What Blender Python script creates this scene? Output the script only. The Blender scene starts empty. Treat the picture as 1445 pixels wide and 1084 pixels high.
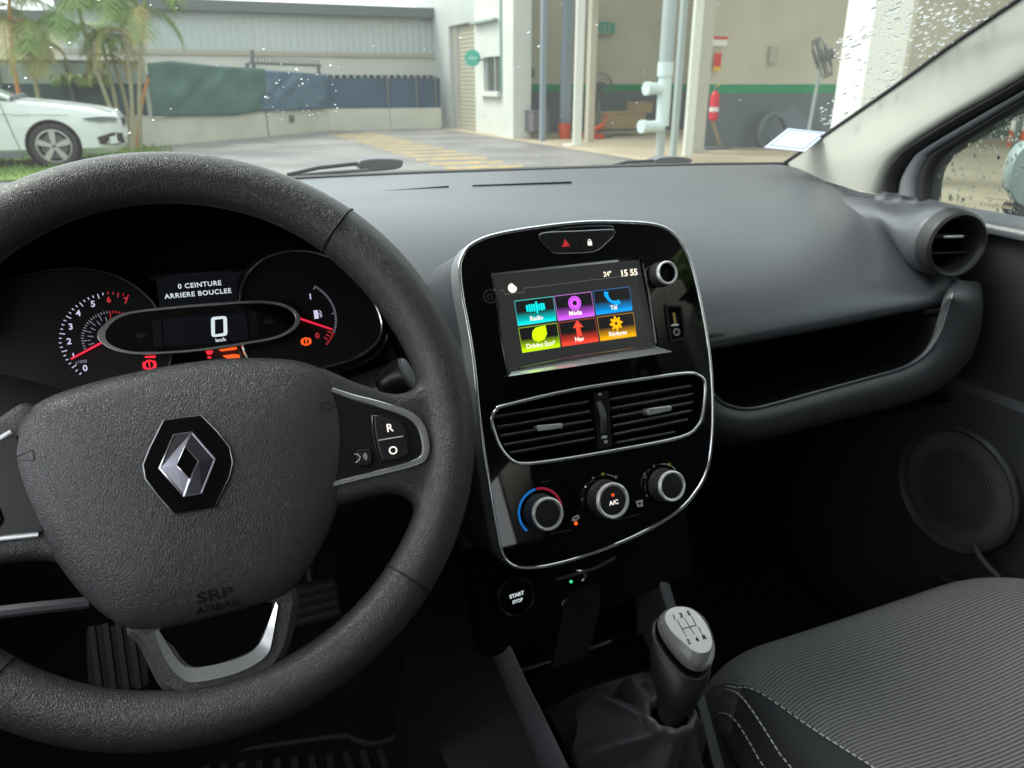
import bpy, bmesh, math, random
from mathutils import Vector, Matrix
R = math.radians
random.seed(7)
sc = bpy.context.scene
# ------------------------------------------------------------------ camera, world, sun, exposure
CAMZ = 1.2; PSI = R(23); TH = R(21.3); FPX = 1085.0
cam = bpy.data.objects.new('camera', bpy.data.cameras.new('camera')); sc.collection.objects.link(cam)
cam.location = (0, 0, CAMZ); cam.rotation_euler = (R(90) - TH, 0, -PSI)
cam.data.sensor_width = 36; cam.data.lens = 36 * FPX / 1445
cam.data.clip_start = 0.02; cam.data.clip_end = 800
cam.data.dof.use_dof = True; cam.data.dof.focus_distance = 0.56; cam.data.dof.aperture_fstop = 13
sc.camera = cam
w = bpy.data.worlds.new('World'); sc.world = w; w.use_nodes = True
nt = w.node_tree; bg = nt.nodes['Background']
sky = nt.nodes.new('ShaderNodeTexSky'); sky.sky_type = 'NISHITA'; sky.sun_disc = False
SUN_EL, SUN_AZ = 50, 310
sky.sun_elevation = R(SUN_EL); sky.sun_rotation = R(SUN_AZ); sky.dust_density = 4; sky.air_density = 1.2
hsv = nt.nodes.new('ShaderNodeHueSaturation'); hsv.inputs['Saturation'].default_value = 0.3
mixw = nt.nodes.new('ShaderNodeMix'); mixw.data_type = 'RGBA'; mixw.inputs[0].default_value = 0.6
mixw.inputs[7].default_value = (10.5, 11, 11.4, 1)
nt.links.new(sky.outputs[0], hsv.inputs['Color']); nt.links.new(hsv.outputs[0], mixw.inputs[6])
nt.links.new(mixw.outputs[2], bg.inputs[0]); bg.inputs[1].default_value = 0.12
sun = bpy.data.objects.new('sun', bpy.data.lights.new('sun', 'SUN')); sc.collection.objects.link(sun)
sun.data.energy = 1.2; sun.data.angle = R(25); sun.data.color = (1, .95, .86)
sun.rotation_euler = (R(90 - SUN_EL), 0, R(180 - SUN_AZ))
sc.view_settings.view_transform = 'Standard'; sc.view_settings.look = 'None'
sc.view_settings.exposure = 1.5; sc.view_settings.gamma = 1
sc.cycles.use_denoising = True; sc.cycles.max_bounces = 8; sc.cycles.transparent_max_bounces = 12
sc.cycles.diffuse_bounces = 4; sc.cycles.caustics_refractive = False; sc.cycles.caustics_reflective = False
sc.cycles.sample_clamp_indirect = 4

# ------------------------------------------------------------------ survey helpers: sight lines to real planes
_F = Vector((math.sin(PSI) * math.cos(TH), math.cos(PSI) * math.cos(TH), -math.sin(TH)))
_R = Vector((math.cos(PSI), -math.sin(PSI), 0)); _U = _R.cross(_F); C0 = Vector((0, 0, CAMZ))
def at(u, v, X=None, Y=None, Z=None, pl=None):
    d = _F + _R * ((u - 722.5) / FPX) - _U * ((v - 542) / FPX)
    if X is not None: t = X / d.x
    elif Y is not None: t = Y / d.y
    elif Z is not None: t = (Z - CAMZ) / d.z
    else: t = (pl[0] - C0).dot(pl[1]) / d.dot(pl[1])
    return C0 + d * t
class FR:
    def __init__(s, o, ex, ey):
        s.o = Vector(o); s.ex = Vector(ex).normalized(); n = s.ex.cross(Vector(ey)).normalized()
        s.n = n; s.ey = n.cross(s.ex).normalized()
    def w(s, x, y, h=0): return s.o + s.ex * x + s.ey * y + s.n * h
    def uv(s, u, v, h=0):
        p = at(u, v, pl=(s.o + s.n * h, s.n)) - s.o
        return (p.dot(s.ex), p.dot(s.ey))
    def px(s, pts, h=0): return [s.uv(u, v, h) for u, v in pts]
    def P(s, u, v, h=0): return at(u, v, pl=(s.o + s.n * h, s.n))

# ------------------------------------------------------------------ object helpers
COL = sc.collection
def thing(name, label, cat, loc=(0, 0, 0), group=None):
    o = bpy.data.objects.new(name, None); COL.objects.link(o); o.location = loc; o.empty_display_size = .02
    o.matrix_world = Matrix.Translation(loc)
    o['label'] = label; o['category'] = cat
    if group: o['group'] = group
    return o
def worldloc(o):
    p = Vector((0, 0, 0))
    while o is not None: p += o.location; o = o.parent
    return p
def tag(o, label, cat, group=None):
    o['label'] = label; o['category'] = cat
    if group: o['group'] = group
    return o
def obj(name, vf, mat, parent=None, smooth=True, bevel=0, segs=2, sub=0, solid=0, kind=None, label=None, mats=None, fmat=None, loc=None):
    verts, faces = vf
    verts = [Vector(v) for v in verts]
    if parent is not None: off = worldloc(parent)
    elif loc is not None: off = Vector(loc)
    else:
        off = Vector([(min(v[i] for v in verts) + max(v[i] for v in verts)) / 2 for i in range(3)]); off.z = min(v.z for v in verts)
    me = bpy.data.meshes.new(name); me.from_pydata([v - off for v in verts], [], faces); me.validate()
    bm = bmesh.new(); bm.from_mesh(me); bmesh.ops.recalc_face_normals(bm, faces=bm.faces); bm.to_mesh(me); bm.free()
    for m in (mats or [mat]): me.materials.append(m)
    if fmat:
        for p in me.polygons: p.material_index = fmat[p.index] if p.index < len(fmat) else 0
    o = bpy.data.objects.new(name, me); COL.objects.link(o)
    if parent is not None: o.parent = parent
    else: o.location = off
    if smooth:
        me.polygons.foreach_set('use_smooth', [True] * len(me.polygons))
        if not sub:
            try: me.set_sharp_from_angle(angle=R(38))
            except Exception: pass
    if solid:
        m = o.modifiers.new('solid', 'SOLIDIFY'); m.thickness = solid; m.offset = 0
    if bevel:
        m = o.modifiers.new('bevel', 'BEVEL'); m.width = bevel; m.segments = segs; m.limit_method = 'ANGLE'; m.angle_limit = R(38); m.harden_normals = True
    if sub:
        m = o.modifiers.new('sub', 'SUBSURF'); m.levels = sub; m.render_levels = sub
    if kind: o['kind'] = kind
    if label: o['label'] = label
    return o
def join(*vfs):
    V, Fc = [], []
    for v, f in vfs:
        n = len(V); V += list(v); Fc += [tuple(i + n for i in q) for q in f]
    return V, Fc
def cr(pts, n=6, closed=True):
    P = [Vector(p) for p in pts]; out = []; N = len(P)
    for i in range(N if closed else N - 1):
        if closed: a, b, c, d = P[(i - 1) % N], P[i], P[(i + 1) % N], P[(i + 2) % N]
        else: a, b, c, d = P[max(i - 1, 0)], P[i], P[i + 1], P[min(i + 2, N - 1)]
        for k in range(n):
            t = k / n
            out.append(.5 * ((2 * b) + (c - a) * t + (2 * a - 5 * b + 4 * c - d) * t * t + (3 * b - a - 3 * c + d) * t ** 3))
    if not closed: out.append(P[-1])
    return out
def rounded(pts, r, n=5):
    P = [Vector(p) for p in pts]; out = []
    for i in range(len(P)):
        a, b, c = P[i - 1], P[i], P[(i + 1) % len(P)]
        d1 = (a - b); d2 = (c - b); rr = min(r, d1.length * .45, d2.length * .45)
        p1 = b + d1.normalized() * rr; p2 = b + d2.normalized() * rr
        for k in range(n + 1):
            t = k / n; out.append(p1 * (1 - t) ** 2 + b * 2 * t * (1 - t) + p2 * t * t)
    return out
def prism(p2, fr, h0, h1, scale_top=1.0):
    n = len(p2); cx = sum(p[0] for p in p2) / n; cy = sum(p[1] for p in p2) / n
    V = [fr.w(p[0], p[1], h0) for p in p2] + [fr.w(cx + (p[0] - cx) * scale_top, cy + (p[1] - cy) * scale_top, h1) for p in p2]
    return V, [tuple(range(n - 1, -1, -1)), tuple(range(n, 2 * n))] + [(i, (i + 1) % n, n + (i + 1) % n, n + i) for i in range(n)]
def inset(p2, d):
    P = [Vector((p[0], p[1])) for p in p2]; n = len(P)
    ar = sum(P[i].x * P[(i + 1) % n].y - P[(i + 1) % n].x * P[i].y for i in range(n)); s = 1 if ar > 0 else -1
    out = []
    for i in range(n):
        t = (P[(i + 1) % n] - P[i - 1]);
        t = t.normalized() if t.length > 0 else Vector((1, 0))
        out.append(P[i] + Vector((-t.y, t.x)) * s * d)
    return out
def ring(outer, inner, fr, h0, h1):
    n = len(outer); V = []
    for (p, h) in ((outer, h0), (outer, h1), (inner, h1), (inner, h0)): V += [fr.w(q[0], q[1], h) for q in p]
    return V, [(k * n + i, k * n + (i + 1) % n, ((k + 1) % 4) * n + (i + 1) % n, ((k + 1) % 4) * n + i) for k in range(4) for i in range(n)]
def holed(outer, holes, fr, h, thick):
    bm = bmesh.new(); es = []
    for loop in [outer] + holes:
        vs = [bm.verts.new(fr.w(p[0], p[1], h)) for p in loop]
        es += [bm.edges.new((vs[i], vs[(i + 1) % len(vs)])) for i in range(len(vs))]
    bmesh.ops.triangle_fill(bm, use_beauty=True, use_dissolve=False, edges=es, normal=fr.n)
    r = bmesh.ops.extrude_face_region(bm, geom=bm.faces[:])
    bmesh.ops.translate(bm, vec=-fr.n * thick, verts=[g for g in r['geom'] if isinstance(g, bmesh.types.BMVert)])
    bm.verts.index_update()
    V = [v.co.copy() for v in bm.verts]; Fc = [tuple(v.index for v in f.verts) for f in bm.faces]; bm.free()
    return V, Fc
def sweep(path, prof, closed=False, N=None, scales=None, caps=True):
    P = [Vector(p) for p in path]; n = len(P); m = len(prof); V = []
    prev = None
    for i in range(n):
        a = P[i - 1] if (i > 0 or closed) else P[i]; b = P[(i + 1) % n] if (i < n - 1 or closed) else P[i]
        T = (b - a).normalized()
        if N is not None: nn = Vector(N)
        else:
            nn = prev if prev is not None else (Vector((0, 0, 1)) if abs(T.z) < .9 else Vector((1, 0, 0)))
        side = T.cross(nn).normalized(); nn = side.cross(T).normalized(); prev = nn
        s = scales[i] if scales else 1
        V += [P[i] + side * (q[0] * s) + nn * (q[1] * s) for q in prof]
    Fc = []
    for i in range(n if closed else n - 1):
        j = (i + 1) % n
        Fc += [(i * m + k, i * m + (k + 1) % m, j * m + (k + 1) % m, j * m + k) for k in range(m)]
    if not closed and caps: Fc += [tuple(range(m)), tuple(reversed(range((n - 1) * m, n * m)))]
    return V, Fc
def circ(r, n=10, ry=None): ry = ry or r; return [(r * math.cos(2 * math.pi * k / n), ry * math.sin(2 * math.pi * k / n)) for k in range(n)]
def tube(path, r, n=8, closed=False, N=None, scales=None): return sweep(path, circ(r, n), closed, N, scales)
def loft(rows, closed=False, cap=False):
    m = len(rows[0]); V = [p for r in rows for p in r]; Fc = []
    for i in range(len(rows) - 1):
        for k in range(m if closed else m - 1):
            Fc.append((i * m + k, i * m + (k + 1) % m, (i + 1) * m + (k + 1) % m, (i + 1) * m + k))
    if cap: Fc += [tuple(range(m)), tuple(range((len(rows) - 1) * m, len(rows) * m))]
    return V, Fc
def lathe(prof, fr, c=(0, 0), n=32, cap=True, sx=1, sy=1):
    rows = [[fr.w(c[0] + sx * r * math.cos(2 * math.pi * k / n), c[1] + sy * r * math.sin(2 * math.pi * k / n), h) for k in range(n)] for r, h in prof]
    return loft(rows, True, cap)
def box(x0, x1, y0, y1, z0, z1):
    V = [(x, y, z) for z in (z0, z1) for y in (y0, y1) for x in (x0, x1)]
    return V, [(0, 2, 3, 1), (4, 5, 7, 6), (0, 1, 5, 4), (2, 6, 7, 3), (0, 4, 6, 2), (1, 3, 7, 5)]
def fbox(fr, x0, x1, y0, y1, h0, h1):
    V, f = box(x0, x1, y0, y1, h0, h1); return [fr.w(*v) for v in V], f
def disc(c, r, n=20, a0=0, a1=2 * math.pi): return [(c[0] + r * math.cos(a0 + (a1 - a0) * k / n), c[1] + r * math.sin(a0 + (a1 - a0) * k / n)) for k in range(n)]
def text(s, size, fr, c, h, th=.0002, bold=0, font=None, sx=1.0, rot=0, spacing=1.0):
    cu = bpy.data.curves.new('t', 'FONT'); cu.body = s; cu.size = size; cu.extrude = th / 2; cu.align_x = 'CENTER'; cu.align_y = 'CENTER'
    cu.offset = bold; cu.space_character = spacing; cu.resolution_u = 3
    o = bpy.data.objects.new('t', cu); COL.objects.link(o)
    dg = bpy.context.evaluated_depsgraph_get(); me = bpy.data.meshes.new_from_object(o.evaluated_get(dg))
    ca, sa = math.cos(rot), math.sin(rot)
    V = [fr.w(c[0] + v.co.x * sx * ca - v.co.y * sa, c[1] + v.co.x * sx * sa + v.co.y * ca, h + v.co.z) for v in me.vertices]
    Fc = [tuple(p.vertices) for p in me.polygons]
    bpy.data.objects.remove(o); bpy.data.curves.remove(cu); bpy.data.meshes.remove(me)
    return V, Fc

# ------------------------------------------------------------------ materials
def mat(name, col, rough=.5, metal=0, spec=.5, emit=None, es=1, coat=0, bump=None, noise=None, trans=0, ior=1.45, sheen=0):
    m = bpy.data.materials.new(name); m.use_nodes = True; n = m.node_tree.nodes; l = m.node_tree.links; p = n['Principled BSDF']
    p.inputs['Base Color'].default_value = (*col, 1); p.inputs['Roughness'].default_value = rough; p.inputs['Metallic'].default_value = metal
    p.inputs['Specular IOR Level'].default_value = spec; p.inputs['IOR'].default_value = ior
    p.inputs['Transmission Weight'].default_value = trans; p.inputs['Coat Weight'].default_value = coat; p.inputs['Coat Roughness'].default_value = .03
    p.inputs['Sheen Weight'].default_value = sheen
    if emit: p.inputs['Emission Color'].default_value = (*emit, 1); p.inputs['Emission Strength'].default_value = es
    tc = n.new('ShaderNodeTexCoord')
    if noise:   # (scale, amount, second colour, stretch)
        nz = n.new('ShaderNodeTexNoise'); nz.inputs['Scale'].default_value = noise[0]; nz.inputs['Detail'].default_value = 6
        mp = n.new('ShaderNodeMapping'); mp.inputs['Scale'].default_value = noise[3] if len(noise) > 3 else (1, 1, 1)
        l.new(tc.outputs['Object'], mp.inputs[0]); l.new(mp.outputs[0], nz.inputs[0])
        rp = n.new('ShaderNodeValToRGB'); rp.color_ramp.elements[0].position = .38; rp.color_ramp.elements[1].position = .66
        rp.color_ramp.elements[0].color = (*col, 1); rp.color_ramp.elements[1].color = (*noise[2], 1)
        l.new(nz.outputs[0], rp.inputs[0]); l.new(rp.outputs[0], p.inputs['Base Color'])
        rr = n.new('ShaderNodeMapRange'); rr.inputs[3].default_value = max(rough - noise[1], 0); rr.inputs[4].default_value = min(rough + noise[1], 1)
        l.new(nz.outputs[0], rr.inputs[0]); l.new(rr.outputs[0], p.inputs['Roughness'])
    if bump:    # (kind, scale, strength, distance)
        bp = n.new('ShaderNodeBump'); bp.inputs['Strength'].default_value = bump[2]; bp.inputs['Distance'].default_value = bump[3]
        if bump[0] == 'grain':
            wn = n.new('ShaderNodeTexNoise'); wn.inputs['Scale'].default_value = bump[1] * .35; wn.inputs['Detail'].default_value = 2
            vm = n.new('ShaderNodeVectorMath'); vm.operation = 'MULTIPLY_ADD'; vm.inputs[1].default_value = (.0028, .0028, .0028)
            l.new(tc.outputs['Object'], wn.inputs[0]); l.new(wn.outputs[1], vm.inputs[0]); l.new(tc.outputs['Object'], vm.inputs[2])
            vo = n.new('ShaderNodeTexVoronoi'); vo.feature = 'DISTANCE_TO_EDGE'; vo.inputs['Scale'].default_value = bump[1]
            l.new(vm.outputs[0], vo.inputs[0])
            mr = n.new('ShaderNodeMapRange'); mr.inputs[2].default_value = .2; mr.interpolation_type = 'SMOOTHSTEP'; l.new(vo.outputs[0], mr.inputs[0])
            nz2 = n.new('ShaderNodeTexNoise'); nz2.inputs['Scale'].default_value = bump[1] * 1.2; l.new(tc.outputs['Object'], nz2.inputs[0])
            ad = n.new('ShaderNodeMath'); ad.operation = 'MULTIPLY_ADD'; ad.inputs[1].default_value = .15; l.new(nz2.outputs[0], ad.inputs[0]); l.new(mr.outputs[0], ad.inputs[2])
            l.new(ad.outputs[0], bp.inputs['Height'])
        elif bump[0] == 'noise':
            nz2 = n.new('ShaderNodeTexNoise'); nz2.inputs['Scale'].default_value = bump[1]; nz2.inputs['Detail'].default_value = 4
            l.new(tc.outputs['Object'], nz2.inputs[0]); l.new(nz2.outputs[0], bp.inputs['Height'])
        elif bump[0] == 'ribgrain':   # moulded fine ribs over a fine grain
            wv = n.new('ShaderNodeTexWave'); wv.bands_direction = 'Z'; wv.inputs['Scale'].default_value = 110; wv.inputs['Distortion'].default_value = .6
            nz2 = n.new('ShaderNodeTexNoise'); nz2.inputs['Scale'].default_value = bump[1]; nz2.inputs['Detail'].default_value = 3
            l.new(tc.outputs['Object'], wv.inputs[0]); l.new(tc.outputs['Object'], nz2.inputs[0])
            ad = n.new('ShaderNodeMath'); ad.operation = 'MULTIPLY_ADD'; ad.inputs[1].default_value = .14; l.new(wv.outputs[1], ad.inputs[0]); l.new(nz2.outputs[0], ad.inputs[2]); l.new(ad.outputs[0], bp.inputs['Height'])
        elif bump[0] == 'wave':
            wv = n.new('ShaderNodeTexWave'); wv.bands_direction = bump[4]; wv.inputs['Scale'].default_value = bump[1]; wv.inputs['Distortion'].default_value = .3
            l.new(tc.outputs['Object'], wv.inputs[0]); l.new(wv.outputs[1], bp.inputs['Height'])
        l.new(bp.outputs[0], p.inputs['Normal'])
    return m
def glass_mat(name, tint=(.93, .97, .95), rough=0.0, refl=1.0, film=0):
    m = bpy.data.materials.new(name); m.use_nodes = True; n = m.node_tree.nodes; l = m.node_tree.links
    for x in list(n): n.remove(x)
    out = n.new('ShaderNodeOutputMaterial'); tr = n.new('ShaderNodeBsdfTransparent'); gl = n.new('ShaderNodeBsdfGlossy'); mx = n.new('ShaderNodeMixShader'); fr = n.new('ShaderNodeFresnel')
    tr.inputs[0].default_value = (*tint, 1); gl.inputs['Roughness'].default_value = rough
    n.remove(fr); lw = n.new('ShaderNodeLayerWeight'); lw.inputs[0].default_value = .5
    pw = n.new('ShaderNodeMath'); pw.operation = 'POWER'; pw.inputs[1].default_value = 5; l.new(lw.outputs['Facing'], pw.inputs[0])
    mu = n.new('ShaderNodeMath'); mu.operation = 'MULTIPLY_ADD'; mu.inputs[1].default_value = .9 * refl; mu.inputs[2].default_value = .05 * refl; l.new(pw.outputs[0], mu.inputs[0])
    if film:   # thin film of rain and road dirt scatters a little light
        tl = n.new('ShaderNodeBsdfTranslucent'); tl.inputs[0].default_value = (.9, .9, .86, 1); m2 = n.new('ShaderNodeMixShader'); m2.inputs[0].default_value = film
        l.new(tr.outputs[0], m2.inputs[1]); l.new(tl.outputs[0], m2.inputs[2]); tr = m2
    l.new(mu.outputs[0], mx.inputs[0]); l.new(tr.outputs[0], mx.inputs[1]); l.new(gl.outputs[0], mx.inputs[2]); l.new(mx.outputs[0], out.inputs[0])
    return m
M = {}
M['leather'] = mat('grained_leather', (.046, .045, .048), .35, spec=.85, bump=('grain', 720, .5, .00042))
M['pad'] = mat('grained_soft_plastic', (.056, .056, .060), .36, spec=.85, bump=('grain', 660, .5, .0004))
M['dash'] = mat('dash_plastic', (.068, .073, .085), .36, bump=('ribgrain', 320, .22, .0009), spec=.9)
M['dashlow'] = mat('dash_lower_plastic', (.062, .065, .071), .45, bump=('noise', 900, .2, .0005))
M['blackplast'] = mat('black_plastic', (.024, .024, .026), .40, bump=('noise', 1200, .2, .0003))
M['smoothblack'] = mat('smooth_black_plastic', (.018, .018, .02), .3)
M['rail'] = mat('rail_plastic', (.12, .12, .13), .45, bump=('noise', 1500, .3, .0004))
M['gloss'] = mat('piano_black', (.003, .003, .004), .02, spec=.6)
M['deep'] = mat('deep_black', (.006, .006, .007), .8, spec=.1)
M['chrome'] = mat('satin_chrome', (.88, .90, .92), .12, .92)
M['silver'] = mat('silver_paint', (.84, .86, .88), .2, .75)
M['darkchrome'] = mat('dark_chrome', (.3, .3, .33), .2, 1)
M['badge'] = mat('badge_chrome', (.4, .4, .5), .2, 1)  # blue tint stands in for what the chrome reflects
M['beige'] = mat('pillar_lining', (.42, .42, .375), .85, bump=('noise', 700, .15, .0005), spec=.2)
M['knobcap'] = mat('knob_cap_silver', (.93, .94, .95), .25, .35)
M['tunnel'] = mat('tunnel_plastic', (.020, .021, .023), .6, spec=.3)
M['roof'] = mat('roof_lining', (.72, .70, .66), .9)
M['rubber'] = mat('black_rubber', (.015, .015, .016), .6)
M['doorgrey'] = mat('door_frame_paint', (.2, .21, .22), .4)
M['carwhite'] = mat('car_white', (.60, .64, .61), .25, coat=.5)
M['carpet'] = mat('carpet', (.022, .022, .023), .95, bump=('noise', 900, .8, .002), spec=.1)
M['mat'] = mat('floor_mat_rubber', (.02, .02, .022), .45)
M['vinyl'] = mat('gaiter_vinyl', (.075, .075, .082), .3, bump=('noise', 400, .15, .001))
M['bolster'] = mat('seat_bolster_cloth', (.02, .022, .026), .85, bump=('noise', 1500, .4, .0004), sheen=.3)
M['thread'] = mat('white_thread', (.7, .7, .7), .7)
M['white'] = mat('print_white', (.8, .8, .8), .5)
M['lit'] = mat('lit_white', (.1, .1, .1), .5, emit=(.75, .85, .9), es=.33)
M['litw'] = mat('lit_symbol', (.1, .1, .1), .5, emit=(.95, .9, .8), es=.42)
M['litv'] = mat('lit_dial_numeral', (.1, .1, .1), .5, emit=(.62, .58, .8), es=.38)
M['litt'] = mat('lit_dial_tick', (.1, .1, .1), .5, emit=(.4, .4, .5), es=.2)
M['litred'] = mat('lit_red', (.1, .0, .0), .5, emit=(1, .03, .05), es=.45)
M['dimred'] = mat('dim_red', (.1, .0, .0), .5, emit=(.8, .05, .06), es=.25)
M['litor'] = mat('lit_orange', (.1, .0, .0), .5, emit=(1, .10, .015), es=.5)
M['needle'] = mat('needle_red', (.6, .01, .03), .5, emit=(1, .03, .08), es=.3)
M['dial'] = mat('dial_face', (.012, .012, .014), .5)
M['lcd'] = mat('lcd_panel', (.003, .003, .005), .4, emit=(.1, .11, .16), es=.018, spec=.05)
M['screenbg'] = mat('screen_glass', (.01, .01, .01), .15, emit=(.2, .21, .21), es=.05)
def fabric():
    m = bpy.data.materials.new('ribbed_seat_cloth'); m.use_nodes = True; n = m.node_tree.nodes; l = m.node_tree.links; p = n['Principled BSDF']
    tc = n.new('ShaderNodeTexCoord'); mp = n.new('ShaderNodeMapping'); l.new(tc.outputs['UV'], mp.inputs[0])
    wv = n.new('ShaderNodeTexWave'); wv.bands_direction = 'Y'; wv.inputs['Scale'].default_value = 76; wv.inputs['Distortion'].default_value = .5; wv.inputs['Detail'].default_value = 1; wv.inputs['Detail Scale'].default_value = 3
    w2 = n.new('ShaderNodeTexWave'); w2.bands_direction = 'X'; w2.inputs['Scale'].default_value = 130; w2.inputs['Distortion'].default_value = .3
    l.new(mp.outputs[0], wv.inputs[0]); l.new(mp.outputs[0], w2.inputs[0])
    mu = n.new('ShaderNodeMath'); mu.operation = 'MULTIPLY_ADD'; mu.inputs[1].default_value = .6; l.new(w2.outputs[1], mu.inputs[0]); l.new(wv.outputs[1], mu.inputs[2])
    rp = n.new('ShaderNodeValToRGB'); rp.color_ramp.elements[0].color = (.016, .017, .018, 1); rp.color_ramp.elements[1].color = (.205, .205, .212, 1)
    rp.color_ramp.elements[0].position = .25; rp.color_ramp.elements[1].position = 1.05 if False else 1.0
    l.new(mu.outputs[0], rp.inputs[0]); l.new(rp.outputs[0], p.inputs['Base Color']); p.inputs['Roughness'].default_value = .85
    bp = n.new('ShaderNodeBump'); bp.inputs['Strength'].default_value = .8; bp.inputs['Distance'].default_value = .0012
    l.new(mu.outputs[0], bp.inputs['Height']); l.new(bp.outputs[0], p.inputs['Normal']); p.inputs['Sheen Weight'].default_value = .2
    return m
M['fabric'] = fabric()
M['glass'] = glass_mat('windscreen_glass', (.665, .71, .685), refl=.22, film=.016)
M['water'] = mat('rain_water', (1, 1, 1), 0.0, trans=1, ior=1.33)
XC = .343   # car centre line

# ================================================================== STEERING WHEEL
TAU = R(31.3); DL = R(-2)
nW = Vector((math.sin(DL) * math.cos(TAU), -math.cos(DL) * math.cos(TAU), math.sin(TAU)))
exW = Vector((math.cos(DL), math.sin(DL), 0)); eyW = nW.cross(exW)
WH = FR((-.017, .4871, .9957), exW, eyW)
wheel = thing('steering_wheel', 'black grained steering wheel with silver trims in front of the instrument dials', 'steering wheel', WH.o)
def rim_vf():
    rows = []
    for i in range(128):
        a = 2 * math.pi * i / 128
        # thumb grips swell near ten and two
        g = math.exp(-((math.degrees(a) - 30) / 26) ** 2) + math.exp(-((math.degrees(a) - 150) / 26) ** 2)
        rx = .0172 + .0022 * g; rh = .0172 + .0035 * g
        rc = .1885 - rx
        rows.append([WH.w((rc + rx * math.cos(t)) * math.cos(a), (rc + rx * math.cos(t)) * math.sin(a), rh * math.sin(t)) for t in [2 * math.pi * k / 20 for k in range(20)]])
    V, Fc = loft(rows + [rows[0]], True)
    return V, Fc
def mir(px2): return [(-x, y) for x, y in px2]
sp_r = WH.px([(430, 528), (500, 540), (548, 556), (578, 552), (600, 530), (618, 500), (655, 560), (655, 640), (628, 720), (600, 745), (590, 722), (578, 704), (556, 697), (530, 700), (480, 713), (430, 722)])
sp_l = [(-x + .0, y) for x, y in sp_r]
def soft_prism(p2, fr, h0, h1, ins):
    a = inset(p2, ins); n = len(p2)
    rows = [[fr.w(p[0], p[1], h0) for p in a], [fr.w(p[0], p[1], h0 + ins) for p in p2], [fr.w(p[0], p[1], h1 - ins) for p in p2], [fr.w(p[0], p[1], h1) for p in a]]
    return loft(rows, True, True)
rim = obj('rim', join(rim_vf(), soft_prism([tuple(q) for q in cr(sp_r, 3)], WH, -.016, .009, .005), soft_prism([tuple(q) for q in cr(sp_l, 3)], WH, -.016, .009, .005)), M['leather'], wheel)
m_ = rim.modifiers.new('remesh', 'REMESH'); m_.mode = 'VOXEL'; m_.voxel_size = .0021; m_.use_smooth_shade = True
m_ = rim.modifiers.new('smooth', 'SMOOTH'); m_.iterations = 14; m_.factor = .6
# seams in the rim cover
for u, v in ((480, 322), (572, 815), (8, 945)):
    x, y = WH.uv(u, v); a = math.atan2(y, x)
    g = math.exp(-((math.degrees(a) - 30) / 26) ** 2)
    rx = .0172 + .0022 * g + .0001; rh = .0172 + .0035 * g + .0001; rc = .1885 - .0172 - .0022 * g
    pts = [WH.w((rc + rx * math.cos(t)) * math.cos(a), (rc + rx * math.cos(t)) * math.sin(a), rh * math.sin(t)) for t in [2 * math.pi * k / 40 for k in range(40)]]
    obj('seam', tube(pts, .0007, 6, True), M['rubber'], wheel)
# airbag cover: domed pad
pad_px = [(12, 640), (17, 612), (30, 588), (62, 563), (110, 545), (180, 527), (260, 512), (330, 505), (400, 506), (440, 514), (466, 530), (483, 556), (491, 600), (489, 655), (479, 708), (460, 758), (436, 802), (412, 832), (380, 849), (320, 867), (250, 884), (205, 889), (178, 886), (150, 871), (118, 843), (88, 806), (58, 762), (34, 715), (18, 672)]
pad2 = [tuple(q) for q in cr(WH.px(pad_px, .004), 3)]
def dome(p2, fr, hs, k=1.0):
    n = len(p2); cx = sum(p[0] for p in p2) / n; cy = sum(p[1] for p in p2) / n
    return [[fr.w(cx + (p[0] - cx) * s, cy + (p[1] - cy) * s, h) for p in p2] for s, h in hs]
PADH = [(.985, -.035), (1.0, -.006), (1.0, .002), (.992, .0055), (.97, .0085), (.92, .0125), (.82, .0165), (.68, .0195), (.5, .0215), (.3, .0225), (.12, .0228), (.01, .0228)]
pv = loft(dome(pad2, WH, PADH), True); nn_ = len(pad2); pv = (pv[0], pv[1] + [tuple(range((len(PADH) - 1) * nn_, len(PADH) * nn_))])
pad = obj('airbag_cover', pv, M['pad'], wheel)
# badge
BH = .0226
b6 = lambda x, y: (170 + x / 6.02, 560 + y / 6.02)
oct_ = WH.px([b6(*q) for q in ((370, 205), (680, 160), (820, 300), (925, 430), (950, 560), (925, 680), (810, 920), (770, 945), (460, 995), (330, 850), (215, 700), (195, 580), (250, 440))], BH)
bd = obj('badge', prism(oct_, WH, BH - .004, BH + .0016), M['gloss'], wheel, bevel=.0004)
obj('badge_rim', sweep([WH.w(p[0], p[1], BH + .001) for p in oct_], circ(.0005, 6), True), M['darkchrome'], bd)
dia = WH.px([b6(*q) for q in ((455, 325), (605, 300), (805, 530), (690, 820), (540, 845), (330, 605))], BH + .004)
inn = WH.px([b6(*q) for q in ((550, 425), (665, 550), (590, 700), (475, 585))], BH + .004)
H1 = BH + .0016; H2 = BH + .0048
D_, I_ = dia, inn
Vd = [WH.w(p[0], p[1], H1) for p in D_] + [WH.w(p[0], p[1], BH + .0032) for p in D_] + [WH.w(p[0], p[1], H2) for p in I_] + [WH.w(p[0], p[1], H1) for p in I_]
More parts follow.
